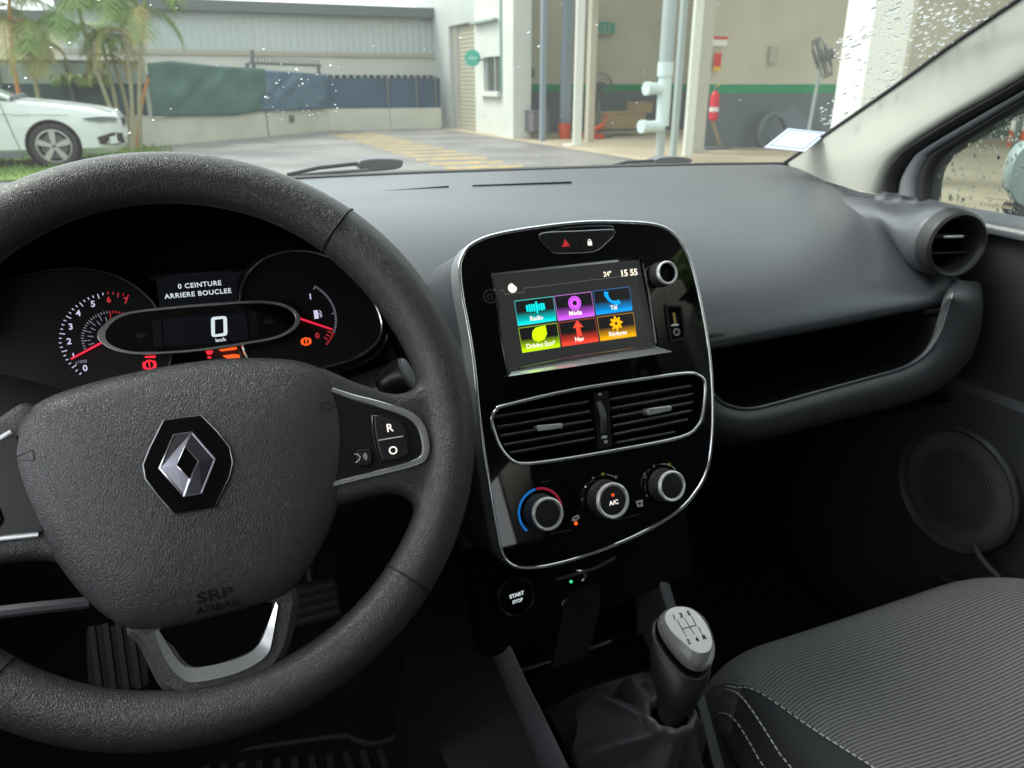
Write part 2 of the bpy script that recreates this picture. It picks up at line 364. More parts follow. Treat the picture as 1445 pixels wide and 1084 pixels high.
# 0-5 base, 6-11 outer top, 12-15 inner top (top,right,bottom,left), 16-19 inner base
Fd = [(i, (i + 1) % 6, 6 + (i + 1) % 6, 6 + i) for i in range(6)] + [(6, 7, 12, 15, 11), (7, 8, 13, 12), (8, 9, 10, 14, 13), (10, 11, 15, 14)] + [(12 + i, 12 + (i + 1) % 4, 16 + (i + 1) % 4, 16 + i) for i in range(4)]
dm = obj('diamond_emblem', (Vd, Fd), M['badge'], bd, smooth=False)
el = join(tube([WH.w(p[0], p[1], BH + .0034) for p in D_], .0007, 6, True), tube([WH.w(p[0], p[1], H2) for p in I_], .0006, 6, True),
          tube([WH.w(D_[4][0], D_[4][1], BH + .0036), WH.w(I_[2][0], I_[2][1], H2 + .0001)], .0006, 6))
obj('emblem_edge', el, M['chrome'], bd)
# embossed lettering and horn marks
_pc = (sum(p[0] for p in pad2) / len(pad2), sum(p[1] for p in pad2) / len(pad2))
def dome_h(x, y):
    dx, dy = x - _pc[0], y - _pc[1]; a = math.atan2(dy, dx); d = math.hypot(dx, dy); best = 9; rr = 1
    for p in pad2:
        a2 = math.atan2(p[1] - _pc[1], p[0] - _pc[0]); e = abs((a2 - a + math.pi) % (2 * math.pi) - math.pi)
        if e < best: best = e; rr = math.hypot(p[0] - _pc[0], p[1] - _pc[1])
    s = d / rr; H_ = sorted(PADH[2:])
    for (s0, h0), (s1, h1) in zip(H_, H_[1:]):
        if s0 <= s <= s1: return h0 + (h1 - h0) * (s - s0) / (s1 - s0)
    return H_[-1][1]
def drape(vf, h0):
    out = []
    for v in vf[0]:
        d = v - WH.o; x, y, h = d.dot(WH.ex), d.dot(WH.ey), d.dot(WH.n); out.append(WH.w(x, y, dome_h(x, y) + (h - h0) + .0002))
    return out, vf[1]
def emboss(name, vf, parent=wheel): return obj(name, drape(vf, .015), M['smoothblack'], parent, smooth=False)
def domeh(u, v): return .0135
FRT = WH
c = WH.uv(303, 840, .015); emboss('lettering', join(text('SRP', .0088, WH, c, .015, .0008, .0001, sx=1.5), text('AIRBAG', .0058, WH, (c[0] + .001, c[1] - .0072), .015, .0008, sx=1.25)), pad)
for u, v, sgn in ((34, 646, 1), (466, 574, -1)):
    c = WH.uv(u, v, .010)
    pts = [(-.006, 0), (-.002, .0012), (.002, .0022), (.006, .003), (.0065, -.0028), (.002, -.0024), (-.002, -.0012)]
    obj('horn_mark', drape(tube([WH.w(c[0] + sgn * p[0], c[1] + p[1], .015) for p in pts], .0003, 5, True), .015), M['blackplast'], pad)
# right and left switch pods
q6 = lambda x, y: (470 + x / 6.02, 520 + y / 6.02)
pod_px = [q6(*q) for q in ((-40, 215), (75, 235), (200, 285), (350, 325), (500, 372), (620, 420), (700, 480), (740, 560), (755, 660), (740, 740), (700, 785), (560, 830), (330, 890), (110, 945), (-40, 975))]
pod = [tuple(q) for q in WH.px(pod_px, .010)]
trim_px = [q6(*q) for q in ((-10, 180), (60, 205), (180, 245), (330, 285), (480, 330), (600, 372), (690, 425), (750, 500), (782, 600), (790, 690), (765, 760), (700, 800), (560, 842), (330, 900), (130, 950), (0, 982))]
trim = [tuple(q) for q in cr(WH.px(trim_px, .011), 4, False)]
k6 = [q6(*q) for q in ((335, 400), (400, 400), (500, 420), (590, 460), (620, 520), (640, 620), (655, 720), (640, 750), (560, 785), (430, 805), (400, 780), (370, 680), (340, 520))]
key = WH.px(k6, .013); keyi = [tuple(q) for q in inset(key, .0013)]
ksl = WH.px([q6(386, 612), q6(595, 577)], .0145)
v6 = WH.px([q6(*q) for q in ((205, 690), (310, 680), (330, 720), (330, 800), (300, 822), (225, 825), (200, 790))], .013)
for side in (1, -1):
    f = (lambda p: (p[0] * side, p[1]))
    # the left pod is the mirror of the right one
    po = obj('switch_pod', prism([f(p) for p in pod], WH, .0, .0112), M['smoothblack'], wheel, bevel=.0006)
    wd = [.0015 + .0013 * math.sin(math.pi * i / (len(trim) - 1)) ** 2 for i in range(len(trim))]
    tp = [WH.w(*f(p), .0112) for p in trim]
    obj('silver_trim', sweep(tp, circ(1, 8, .55), False, WH.n, scales=wd), M['silver'], wheel)
    ky = obj('switch_key', prism([f(p) for p in keyi], WH, .009, .0142), M['blackplast'], po, bevel=.0008, segs=3)
    obj('key_edge', sweep([WH.w(*f(p), .0112) for p in key], circ(.0004, 6), True), M['darkchrome'], po)
    obj('key_divider', tube([WH.w(*f(p), .0144) for p in ksl], .0004, 6), M['white'], ky)
    vk = obj('switch_key', prism([f(p) for p in v6], WH, .009, .0135), M['blackplast'], po, bevel=.0008, segs=3)
    obj('key_edge', sweep([WH.w(*f(p), .0113) for p in [tuple(q) for q in inset(v6, -.0007)]], circ(.0003, 6), True), M['deep'], po)
    c1 = f(WH.uv(*q6(480, 508), .0142)); c2 = f(WH.uv(*q6(510, 700), .0142)); c3 = f(WH.uv(*q6(240, 755), .0136))
    if side == 1:
        obj('lettering', join(text('R', .0075, WH, c1, .0144, .0002, .0001), text('O', .0075, WH, c2, .0144, .0002, .0001)), M['litw'], ky, smooth=False)
        arcs = [sweep([WH.w(c3[0] + .0002 + r_ * math.cos(a_), c3[1] + r_ * math.sin(a_), .0137) for a_ in [R(-45 + 15 * k) for k in range(7)]], circ(.00025, 4)) for r_ in (.0014, .0024, .0034)]
        fc_ = tube([WH.w(c3[0] + x_, c3[1] + y_, .0137) for x_, y_ in ((-.0042, .003), (-.002, .0022), (-.0006, .0002), (-.002, -.0018), (-.0042, -.003))], .0003, 4)
        obj('voice_symbol', join(fc_, *arcs), M['white'], vk, smooth=False)
# lower spoke
g6 = lambda x, y: (x / 2.684, 680 + y / 2.684)
low_px = [g6(*q) for q in ((475, 565), (520, 620), (560, 700), (590, 760), (620, 795), (680, 818), (780, 808), (900, 775), (1010, 735), (1070, 680), (1105, 600), (1125, 500), (1132, 440), (1080, 380), (800, 400), (560, 470))]
ls = WH.px(low_px, .003)
lowsp = obj('lower_spoke', soft_prism([tuple(q) for q in cr(ls, 3)], WH, -.018, .0035, .004), M['pad'], wheel)
lt = WH.px([g6(*q) for q in ((583, 568), (612, 640), (645, 700), (690, 745), (740, 758), (860, 735), (950, 700), (1010, 655), (1030, 600), (1052, 470))], .0045)
li = WH.px([g6(*q) for q in ((600, 560), (640, 625), (672, 672), (705, 700), (760, 702), (860, 682), (940, 652), (975, 622), (1000, 580), (1045, 455))], .0045)
lt = [tuple(q) for q in cr(lt, 4, False)]; li = [tuple(q) for q in cr(li, 4, False)]
V = [WH.w(*p, .0020) for p in lt] + [WH.w(*p, .0055) for p in lt] + [WH.w(*p, .0045) for p in li] + [WH.w(*p, .0020) for p in li]; n = len(lt)
obj('silver_trim', (V, [(k * n + i, k * n + i + 1, ((k + 1) % 4) * n + i + 1, ((k + 1) % 4) * n + i) for k in range(4) for i in range(n - 1)] + [(0, n, 2 * n, 3 * n), (n - 1, 2 * n - 1, 3 * n - 1, 4 * n - 1)]), M['silver'], wheel)
gi = WH.px([g6(*q) for q in ((600, 560), (655, 625), (690, 675), (730, 702), (790, 700), (900, 665), (965, 632), (990, 590), (1035, 455), (800, 500))], .0045)
obj('gloss_insert', prism([tuple(q) for q in cr(gi, 2)], WH, -.002, .0040), M['gloss'], wheel, bevel=.0005)
# steering column shroud behind
SHF = FR(WH.w(0, -.02, -.05), exW, eyW)
obj('column_shroud', loft([[WH.w(x * s, y * s - .03, h) for x, y in rounded([(-.065, -.05), (.065, -.05), (.06, .05), (-.06, .05)], .02)] for s, h in ((.8, -.02), (1, -.04), (1.15, -.12), (1.3, -.22))], True, True), M['blackplast'], wheel)

# wiper stalk
ST = thing('wiper_stalk', 'black wiper stalk with white rain symbols poking out right of the steering column', 'stalk', WH.w(.06, 0, -.05))
pa = at(500, 562, Y=.566); pb = at(541, 546, Y=.560); pc = at(583, 527, Y=.553)
ax = (pc - pa).normalized(); pa0 = pa - ax * .06
SF = FR(pb, ax.cross(Vector((0, 0, 1))).normalized(), Vector((0, 0, 1)))
obj('stalk_arm', tube([pa0, pa, pb - ax * .004], .0085, 16), M['blackplast'], ST)
obj('stalk_grip', loft([[p + (_a * math.cos(t) * r1 + _b * math.sin(t) * r1) for t in [2 * math.pi * k / 24 for k in range(24)]] for p, r1, _a, _b in [(pb + ax * s, r1, SF.ex, ax.cross(SF.ex)) for s, r1 in ((0, .0095), (.002, .0115), (.010, .0145), (.018, .0165), (.0195, .0165))]], True, True), M['smoothblack'], ST)
obj('stalk_end_cap', loft([[p + (SF.ex * math.cos(t) * r1 + ax.cross(SF.ex) * math.sin(t) * r1) for t in [2 * math.pi * k / 24 for k in range(24)]] for p, r1 in [(pb + ax * s, r1) for s, r1 in ((.0197, .0158), (.0225, .0155), (.0245, .013), (.0255, .008))]], True, True), M['rail'], ST)
vd = (C0 - pb).normalized(); exs = (ax - vd * ax.dot(vd)).normalized(); SS = FR(pb + vd * .0132, exs, vd.cross(exs))
sv = []
for (x_, y_, r_) in ((.0062, .001, .0013), (.011, .003, .0008), (.0125, -.001, .0011), (.014, -.006, .0013), (-.006, .000, .0012), (-.006, -.0052, .0013)):
    h_ = -.0132 + math.sqrt(max(((.0108 + .36 * x_) if x_ > 0 else .0090) ** 2 - y_ * y_, 0)) + .0004
    sv.append(tube([SS.w(x_ + r_ * math.cos(t), y_ + r_ * 1.2 * math.sin(t), h_) for t in [2 * math.pi * k / 10 for k in range(10)]], .00025, 4, True))
obj('rain_symbol', join(*sv), M['white'], ST)

# ================================================================== INSTRUMENT CLUSTER
bC = R(25)
CL = FR((.007, .70, at(270, 465, Y=.70).z), (1, 0, 0), (0, math.sin(bC), math.cos(bC)))
cl = thing('instrument_cluster', 'black instrument cluster with round rev counter and oval digital speedometer', 'instrument cluster', CL.o)
u4 = lambda x, y: (x / 2.89, 330 + y / 2.89)
obj('back_panel', prism(CL.px([(-60, 370), (0, 340), (150, 330), (400, 320), (540, 360), (560, 620), (-60, 640)]), CL, -.03, -.02), M['deep'], cl)
# left dial bowl
ld = CL.px([u4(*q) for q in ((-150, 380), (-90, 250), (60, 175), (250, 138), (400, 145), (520, 190), (610, 260), (655, 330), (690, 420), (690, 540), (600, 680), (420, 720), (250, 690), (100, 650), (0, 600), (-110, 520))])
ld = [tuple(q) for q in cr(ld, 4)]
obj('dial_face', prism(ld, CL, -.019, -.006), M['dial'], cl)
def bezel(p2, r, h, m): return obj('dial_bezel', sweep([CL.w(p[0], p[1], h) for p in p2], circ(r, 8), True, CL.n), m, cl)
bezel(ld, .0016, -.004, M['smoothblack'])
rd_px = [u4(*q) for q in ((980, 260), (1000, 180), (1050, 120), (1120, 85), (1200, 70), (1290, 80), (1380, 115), (1450, 175), (1510, 250), (1550, 340), (1555, 400), (1530, 450), (1460, 500), (1380, 530), (1280, 550), (1150, 570), (1040, 540), (985, 440))]
rd = [tuple(q) for q in cr(CL.px(rd_px), 4)]
obj('dial_face', prism(rd, CL, -.019, -.006), M['dial'], cl)
bezel(rd, .0014, .001, M['chrome'])
rd2 = [tuple(q) for q in inset(rd, -.003)]
bezel(rd2, .0022, -.004, M['smoothblack'])
rd_o = [tuple(q) for q in cr(CL.px([(545, 470), (540, 485), (520, 503), (490, 516), (450, 528)], 0), 4, False)]
obj('bezel_lip', sweep([CL.w(p[0] + .001, p[1] - .002, .001) for p in rd_o], circ(.0022, 8), False, CL.n), M['darkchrome'], cl)
# tach
c6 = lambda x, y: (x / 5.16, 360 + y / 5.16)
def fit_circle(P):
    A = Matrix(((0,) * 3,) * 3); bvec = Vector((0, 0, 0))
    for x, y in P:
        r_ = Vector((x * 100, y * 100, 1)); q = -(r_[0] ** 2 + r_[1] ** 2)
        for i in range(3):
            bvec[i] += r_[i] * q
            for j in range(3): A[i][j] += r_[i] * r_[j]
    s_ = A.inverted() @ bvec
    cx, cy = -s_[0] / 2, -s_[1] / 2
    return (cx / 100, cy / 100), math.sqrt(cx * cx + cy * cy - s_[2]) / 100
TP = [CL.uv(*c6(*q), -.0055) for q in ((580, 870), (480, 765), (430, 640), (450, 505), (525, 390), (640, 310), (785, 270), (935, 290))]
tc_, rT = fit_circle(TP)
TRr = [math.hypot(x - tc_[0], y - tc_[1]) for x, y in TP]
TA = [math.atan2(y - tc_[1], x - tc_[0]) % (2 * math.pi) for x, y in TP]
def dial_marks(c, r_, angs, cols, kinds, radii=None):
    for col in set(cols):
        parts = []
        for a, cc, kd in zip(angs, cols, kinds):
            if cc != col: continue
            ln, wd = ((.0022, .0010) if kd == 2 else (.0042, .0006) if kd == 1 else (.002, .0006)); ca, sa = math.cos(a), math.sin(a)
            r = radii[angs.index(a)] if radii else r_
            pts = [(r, -wd / 2), (r, wd / 2), (r - ln, wd / 2 if kd != 2 else .0001), (r - ln, -wd / 2 if kd != 2 else -.0001)]
            parts.append(prism([(c[0] + x * ca - y * sa, c[1] + x * sa + y * ca) for x, y in pts], CL, -.0058, -.0054))
        obj('dial_marks', join(*parts), M[col], cl, smooth=False)
def tang(v): i = min(int(v), 6); return TA[i] + (TA[i + 1] - TA[i]) * (v - i)
dial_marks(tc_, rT, [tang(i / 4) for i in range(29)], ['litv' if i < 24 else 'dimred' for i in range(29)], [2 if i % 4 == 0 else 1 if i % 4 == 2 else 0 for i in range(29)], [TRr[min(i // 4, 6)] + (TRr[min(i // 4, 6) + 1] - TRr[min(i // 4, 6)]) * (i / 4 - min(i // 4, 6)) for i in range(29)])
dial_marks(tc_, rT * .60, [tang(i / 4) for i in range(4, 29)], ['litt' if i < 24 else 'dimred' for i in range(4, 29)], [0 if i % 4 else 1 for i in range(4, 29)])
dial_marks(tc_, rT * .48, [tang(i / 2) for i in range(2, 15)], ['litt' if i < 12 else 'dimred' for i in range(2, 15)], [1 if i % 2 else 0 for i in range(2, 15)])
c6 = lambda x, y: (x / 5.16, 360 + y / 5.16)
for i, (x, y) in enumerate(((620, 825), (535, 735), (503, 630), (515, 523), (570, 425), (677, 358), (792, 327), (918, 333))):
    obj('numeral', text(str(i), .0072 if i != 1 else .0062, CL, CL.uv(*c6(x, y), -.0055), -.0055, .0002, .00012), M['litv'] if i < 6 else M['dimred'], cl, smooth=False)
obj('lettering', text('x1000', .0036, CL, CL.uv(*c6(590, 778), -.0055), -.0055, .0002), M['litt'], cl, smooth=False)
def needle(p, q, fr=CL, h=-.003):
    a, b = fr.uv(*p, h), fr.uv(*q, h); d = (Vector(b) - Vector(a)).normalized(); nrm = Vector((-d.y, d.x))
    pts = [Vector(a) + nrm * .0007, Vector(b) + nrm * .0009, Vector(b) - nrm * .0009, Vector(a) - nrm * .0007]
    obj('needle', prism(pts, fr, h - .0004, h + .0006), M['needle'], cl, smooth=False)
needle((100, 507), (150, 480)); needle((469, 465), (415, 447))
# fuel dial
FPp = [CL.uv(u, v, -.0055) for u, v in ((445.5, 403), (460, 415), (472, 434), (476, 449), (474, 464), (468, 479), (462, 486.5))]
fc, rF = fit_circle(FPp); fA = [math.atan2(y - fc[1], x - fc[0]) for x, y in (FPp[0], FPp[-1])]
fa = [fA[0] + (fA[1] - fA[0]) * i / 32 for i in range(33)]
dial_marks(fc, rF, fa, ['litt' if i < 26 else 'dimred' for i in range(33)], [1 if i in (0, 16, 26) else 0 for i in range(33)])
dial_marks(fc, rF * .93, [fa[26], fa[28], fa[30]], ['dimred'] * 3, [1, 1, 1])
e4 = lambda x, y: (400 + x / 2.89, 330 + y / 2.89)
obj('numeral', text('0', .0075, CL, CL.uv(448, 474, -.0055), -.0055, .0002, .0001), M['dimred'], cl, smooth=False)
obj('numeral', text('1', .0075, CL, CL.uv(438, 419, -.0055), -.0055, .0002, .0001), M['litv'], cl, smooth=False)
pc_ = CL.uv(447, 444, -.0055)
pump = [prism([(pc_[0] + x, pc_[1] + y) for x, y in ((-.0032, -.0038), (.0014, -.0038), (.0014, .004), (-.0024, .004), (-.0024, -.003))], CL, -.0056, -.0052),
        sweep([CL.w(pc_[0] + x, pc_[1] + y, -.0054) for x, y in ((.0014, .001), (.0028, .001), (.0032, -.0028), (.0044, -.002), (.0040, .0025), (.0026, .0036))], circ(.00035, 4))]
obj('fuel_symbol', join(*pump), M['litv'], cl, smooth=False)
def warn(u, v, r, m, bang=True):
    c = CL.uv(u, v, -.0055); pr = [tube([CL.w(c[0] + r * math.cos(t), c[1] + r * math.sin(t), -.0054) for t in [2 * math.pi * k / 20 for k in range(20)]], .0007, 5, True)]
    for s in (1, -1): pr.append(sweep([CL.w(c[0] + s * r * 1.35 * math.cos(t), c[1] + r * 1.35 * math.sin(t), -.0054) for t in [R(-40 + 16 * k) for k in range(6)]], circ(.0006, 4)))
    pr.append(prism([(c[0] - .0006, c[1] - r * .2), (c[0] + .0006, c[1] - r * .2), (c[0] + .0007, c[1] + r * .7), (c[0] - .0007, c[1] + r * .7)], CL, -.0056, -.005))
    pr.append(prism(disc((c[0], c[1] - r * .5), .0007, 8), CL, -.0056, -.005))
    obj('warning_lamp', join(*pr), m, cl, smooth=False)
warn(432, 482, .0032, M['litor']); warn(211, 515, .0038, M['litred'])
def lampshape(pxs, m): obj('warning_lamp', prism(CL.px(pxs, -.0055), CL, -.0056, -.005), m, cl, smooth=False)
lampshape([(204, 503), (220, 502), (219, 505), (205, 505)], M['litred'])
lampshape([(290, 496), (301, 494), (299, 500), (293, 501)], M['litred']); lampshape([(293, 503), (298, 503), (298, 506), (293, 506)], M['litred'])
lampshape([(308, 493), (330, 489), (343, 489), (336, 493), (312, 496)], M['litor']); lampshape([(314, 502), (330, 500), (340, 501), (338, 505), (320, 506)], M['litor']); lampshape([(341, 495), (345, 494), (350, 501), (346, 503)], M['litor'])
# text display above
td = CL.px([(220, 388), (345, 381), (338, 420), (330, 424), (225, 434)], -.004)
obj('message_display', prism(td, CL, -.012, -.0045), M['lcd'], cl)
o_ = CL.px([(212, 396), (228, 389), (290, 384), (346, 381)], -.001)
obj('display_visor', sweep([CL.w(p[0], p[1], -.001) for p in cr(o_, 4, False)], circ(.0016, 8), False, CL.n), M['smoothblack'], cl)
rt = R(0)
obj('lettering', join(text('0 CEINTURE', .0060, CL, CL.uv(282, 402, -.004), -.0042, .0002, .00008, sx=1.02, spacing=1.1), text('ARRIERE BOUCLEE', .0060, CL, CL.uv(280, 414.5, -.004), -.0042, .0002, .00008, sx=1.02, spacing=1.1)), M['lit'], cl, smooth=False)
# oval speedometer
ov_px = [u4(*q) for q in ((395, 415), (420, 370), (480, 330), (560, 310), (700, 295), (850, 282), (1000, 272), (1090, 272), (1160, 285), (1205, 310), (1225, 340), (1215, 375), (1180, 405), (1120, 430), (1000, 452), (850, 475), (700, 488), (560, 492), (480, 480), (425, 455))]
OVH = .012
ov = [tuple(q) for q in cr(CL.px(ov_px, OVH), 5)]
ovi = [tuple(q) for q in cr(CL.px([u4(*q) for q in ((430, 415), (445, 378), (490, 342), (565, 322), (700, 307), (850, 294), (1000, 284), (1085, 283), (1150, 295), (1190, 317), (1205, 342), (1197, 372), (1165, 398), (1110, 420), (1000, 440), (850, 463), (700, 477), (565, 480), (500, 470), (450, 448))], OVH), 5)]
obj('speedometer_body', prism([tuple(q) for q in inset(ov, .002)], CL, -.006, OVH - .004), M['smoothblack'], cl)
obj('speedometer_bezel', ring(ov, ovi, CL, OVH - .006, OVH), M['silver'], cl, bevel=.0006, segs=2)
obj('speedometer_glass', prism(ovi, CL, OVH - .0035, OVH - .0028), M['gloss'], cl)
lc = CL.px([u4(*q) for q in ((665, 345), (1000, 320), (1015, 430), (670, 462))], OVH - .0025)
obj('speed_display', prism(rounded(lc, .003), CL, OVH - .0032, OVH - .0024), M['lcd'], cl)
for pts in (((620, 358), (655, 352), (662, 460), (628, 462)), ((1012, 318), (1045, 320), (1055, 415), (1022, 425))):
    obj('display_edge', prism(CL.px([u4(*q) for q in pts], OVH - .0025), CL, OVH - .0032, OVH - .0020), M['smoothblack'], cl)
zc = CL.px([u4(*q) for q in ((860, 340), (925, 335), (928, 415), (862, 422))], OVH - .002); zo = rounded(zc, .003); zi = rounded([tuple(q) for q in inset(zc, .0038)], .0008)
obj('speed_digit', ring(zo, zi, CL, OVH - .0023, OVH - .0018), M['lit'], cl, smooth=False)
obj('lettering', text('km/h', .0042, CL, CL.uv(*u4(900, 433), OVH - .002), OVH - .0022, .0002, .0001), M['lit'], cl, smooth=False)
for u, v, s in ((1098, 358, 1), (572, 415, -1)):
    c = CL.uv(*u4(u, v), OVH - .002)
    obj('turn_arrow', prism([(c[0] + s * x, c[1] + y) for x, y in ((-.004, -.0015), (0, -.0015), (0, -.0035), (.0045, 0), (0, .0035), (0, .0015), (-.004, .0015))], CL, OVH - .0027, OVH - .0022), mat('unlit_arrow', (.02, .03, .025), .5) if s == 1 else bpy.data.materials['unlit_arrow'], cl, smooth=False)

# ================================================================== DASHBOARD
dash = thing('dashboard', 'long grey textured dashboard with an open shelf in front of the passenger seat', 'dashboard', (XC, 1.0, .85))
US = list(range(20))
def row(pts, Y, n=26):
    """one survey line across the dash at depth Y: px polyline -> 3D, resampled"""
    P = [at(u, v, Y=(Y if not isinstance(Y, (list, tuple)) else Y[i])) for i, (u, v) in enumerate(pts)]
    L = [0]
    for a, b in zip(P, P[1:]): L.append(L[-1] + (b - a).length)
    out = []
    for k in range(n):
        s = L[-1] * k / (n - 1); i = max(j for j in range(len(P) - 1) if L[j] <= s + 1e-9) if s < L[-1] else len(P) - 2
        t = (s - L[i]) / max(L[i + 1] - L[i], 1e-9); out.append(P[i].lerp(P[i + 1], t))
    return out
top_rows = [
    row([(300, 262), (440, 252), (600, 245), (850, 237), (1000, 233), (1112, 232)], 1.20),
    row([(300, 275), (440, 264), (600, 253), (850, 246), (1000, 242), (1112, 240), (1140, 243)], 1.13),
    row([(300, 285), (480, 273), (640, 264), (850, 258), (1000, 255), (1140, 258), (1180, 263)], 1.03),
    row([(300, 295), (500, 283), (640, 276), (850, 268), (1000, 266), (1150, 268), (1212, 276)], .99),
    row([(300, 300), (500, 289), (640, 281), (850, 273), (1000, 271), (1150, 274), (1228, 284)], .965),
    row([(300, 315), (500, 306), (640, 296), (850, 288), (1000, 287), (1150, 292), (1240, 300), (1262, 303)], .90),
    row([(300, 345), (500, 338), (640, 326), (850, 320), (1000, 318), (1150, 322), (1250, 328), (1290, 330)], .83),
    row([(300, 385), (500, 380), (640, 368), (850, 365), (1000, 362), (1150, 358), (1270, 362), (1325, 365)], .775),
    row([(300, 435), (500, 430), (640, 425), (850, 420), (1000, 415), (1150, 400), (1290, 392), (1350, 392)], .735),
    row([(300, 480), (500, 480), (640, 480), (850, 475), (1000, 468), (1150, 440), (1290, 418), (1372, 410)], .71),
    row([(300, 510), (500, 510), (640, 510), (850, 507), (1000, 492), (1100, 474), (1187, 458), (1290, 436), (1375, 425)], .70),
]
n_ = len(top_rows[0])
under = [p + Vector((0, .012, -.008)) for p in top_rows[-1]]
cav1 = [Vector((p.x, .88, p.z - .01)) for p in top_rows[-1]]
obj('upper_pad', loft(top_rows + [under]), M['dash'], dash, sub=1)
obj('driver_side_top', loft([[Vector((-.42, r_[0].y, r_[0].z - .01)), Vector((-.1, r_[0].y, r_[0].z)), r_[0], r_[1]] for r_ in top_rows[:5]] + [[Vector((x, .88, 1.0)) for x in (-.42, -.1, top_rows[4][0].x, top_rows[4][1].x)]]), M['dash'], dash)
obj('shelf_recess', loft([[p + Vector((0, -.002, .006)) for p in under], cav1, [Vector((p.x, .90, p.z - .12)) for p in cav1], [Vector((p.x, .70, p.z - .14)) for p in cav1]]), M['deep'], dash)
# demist slots near the windscreen
for a, b, c_, d in (((492, 272), (627, 262), (627, 264), (492, 275)), ((660, 261), (798, 256), (798, 258), (660, 263))):
    V = [at(*p, Y=1.06) + Vector((0, -.02, .002)) for p in (a, b, c_, d)]
    V2 = [v + Vector((0, .005, -.01)) for v in V]
    obj('demist_slot', (V + V2, [(0, 1, 2, 3), (4, 7, 6, 5), (0, 4, 5, 1), (1, 5, 6, 2), (2, 6, 7, 3), (3, 7, 4, 0)]), M['rubber'], dash)
# shelf lip and lower body
lipp = [(1000, 545), (1012, 563), (1032, 574), (1060, 577), (1100, 568), (1150, 554), (1220, 535), (1275, 519), (1305, 500), (1325, 472), (1338, 436), (1344, 415), (1350, 395)]
lp = [at(u, v, Y=.675 + (.03 if i == len(lipp) - 1 else 0)) for i, (u, v) in enumerate(lipp)]; lp = [tuple(q) for q in cr(lp, 3, False)]; lp = [Vector(q) for q in lp]
f2 = [at(u, v, Y=Y) for (u, v), Y in zip([(990, 570), (1005, 592), (1030, 600), (1062, 602), (1105, 594), (1155, 580), (1225, 560), (1290, 543), (1335, 522), (1368, 492), (1384, 450), (1387, 420), (1383, 398)], [.655] * 11 + [.665, .70])]
f2 = [Vector(q) for q in cr(f2, 3, False)]
f3 = [at(u, v, Y=Y) for (u, v), Y in zip([(990, 600), (1005, 622), (1030, 630), (1062, 630), (1105, 620), (1160, 606), (1235, 588), (1305, 570), (1350, 548), (1380, 515), (1392, 470), (1394, 420), (1390, 396)], [.685] * 11 + [.70, .735])]
f3 = [Vector(q) for q in cr(f3, 3, False)]
inn_ = [p + Vector((0, .012, -.016)) for p in lp]; inn2 = [p + Vector((0, .2, -.03)) for p in lp]
lip0 = [p + Vector((0, .006, .001)) for p in lp]
f4 = [p + Vector((0, .10, -.05)) for p in f3]; f5 = [Vector((p.x, .98, .62)) for p in f3]; f6 = [Vector((p.x, 1.1, .3)) for p in f3]
lo = obj('shelf_lip', loft([inn_, lip0, lp, f2, f3, f4]), M['dashlow'], dash, sub=1)
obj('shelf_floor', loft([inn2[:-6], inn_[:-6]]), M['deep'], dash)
obj('glove_box', loft([[p + Vector((0, 0, .004)) for p in f4], f5, f6]), M['blackplast'], dash)
obj('lip_highlight_strip', tube([p + Vector((0, -.0005, .0005)) for p in lp[2:-3]], .0018, 8), M['dash'], dash)
# emboss at fascia edge
tF = FR(at(1009, 474, Y=.688), (1, 0, 0), (0, .3, 1))
obj('embossed_lettering', text('AIRBAG', .0075, tF, (0, 0), .002, .0015), M['smoothblack'], dash, smooth=False)
# side vent
vC = at(1350, 346, Y=.70); vax = Vector((-.24, -.96, .12)).normalized()
VF = FR(vC, vax.cross(Vector((0, 0, 1))) * -1, Vector((0, 0, 1)))
if VF.n.dot(vax) < 0: VF = FR(vC, vax.cross(Vector((0, 0, 1))), Vector((0, 0, 1)))
sv_ = thing('side_air_vent', 'round black air vent at the passenger end of the dashboard', 'air vent', vC)
rv = .0445
obj('vent_ring', lathe([(rv * .74, -.03), (rv * .76, -.006), (rv * .82, .001), (rv * .90, .004), (rv * .98, .001), (rv * 1.02, -.008), (rv * 1.03, -.02)], VF, n=40, cap=False), M['blackplast'], sv_)
obj('vent_throat', lathe([(rv * .75, -.028), (rv * .7, -.06), (rv * .3, -.065), (.0001, -.065)], VF, n=32, cap=False), M['deep'], sv_)
for yy in (.009, -.013):
    hw = math.sqrt((rv * .73) ** 2 - yy * yy)
    obj('vent_slat', fbox(VF, -hw, hw, yy - .0012, yy + .0012, -.034, -.012), M['smoothblack'], sv_, bevel=.0008)
obj('vent_tab', fbox(VF, -.014, .016, .0068, .0112, -.022, -.009), M['silver'], sv_, bevel=.0015)
tgt = [(1400, 345, .84), (1392, 318, .85), (1372, 300, .86), (1335, 290, .87), (1300, 287, .88), (1262, 286, .89), (1226, 289, .88), (1252, 325, .83), (1280, 368, .785), (1315, 398, .755), (1350, 408, .755), (1385, 395, .80)]
T3 = [at(u, v, Y=y) for u, v, y in tgt]
cx3 = VF.ex.dot(Vector((1, 0, 0))); sg = 1 if cx3 > 0 else -1
C1 = [VF.w(sg * rv * 1.03 * math.cos(R(30 * k)), rv * 1.03 * math.sin(R(30 * k)), -.012) for k in range(12)]
C2 = [VF.w(sg * rv * 1.09 * math.cos(R(30 * k)), rv * 1.09 * math.sin(R(30 * k)), -.022) for k in range(12)]
C3 = [VF.w(sg * rv * 1.14 * math.cos(R(30 * k)), rv * 1.14 * math.sin(R(30 * k)), -.045) for k in range(12)]
C4 = [a.lerp(b, .45) for a, b in zip(C3, T3)]
obj('vent_housing', loft([C1, C2, C3, C4, T3, [p + Vector((0, .08, 0)) for p in T3]], True), M['dash'], sv_, sub=2)

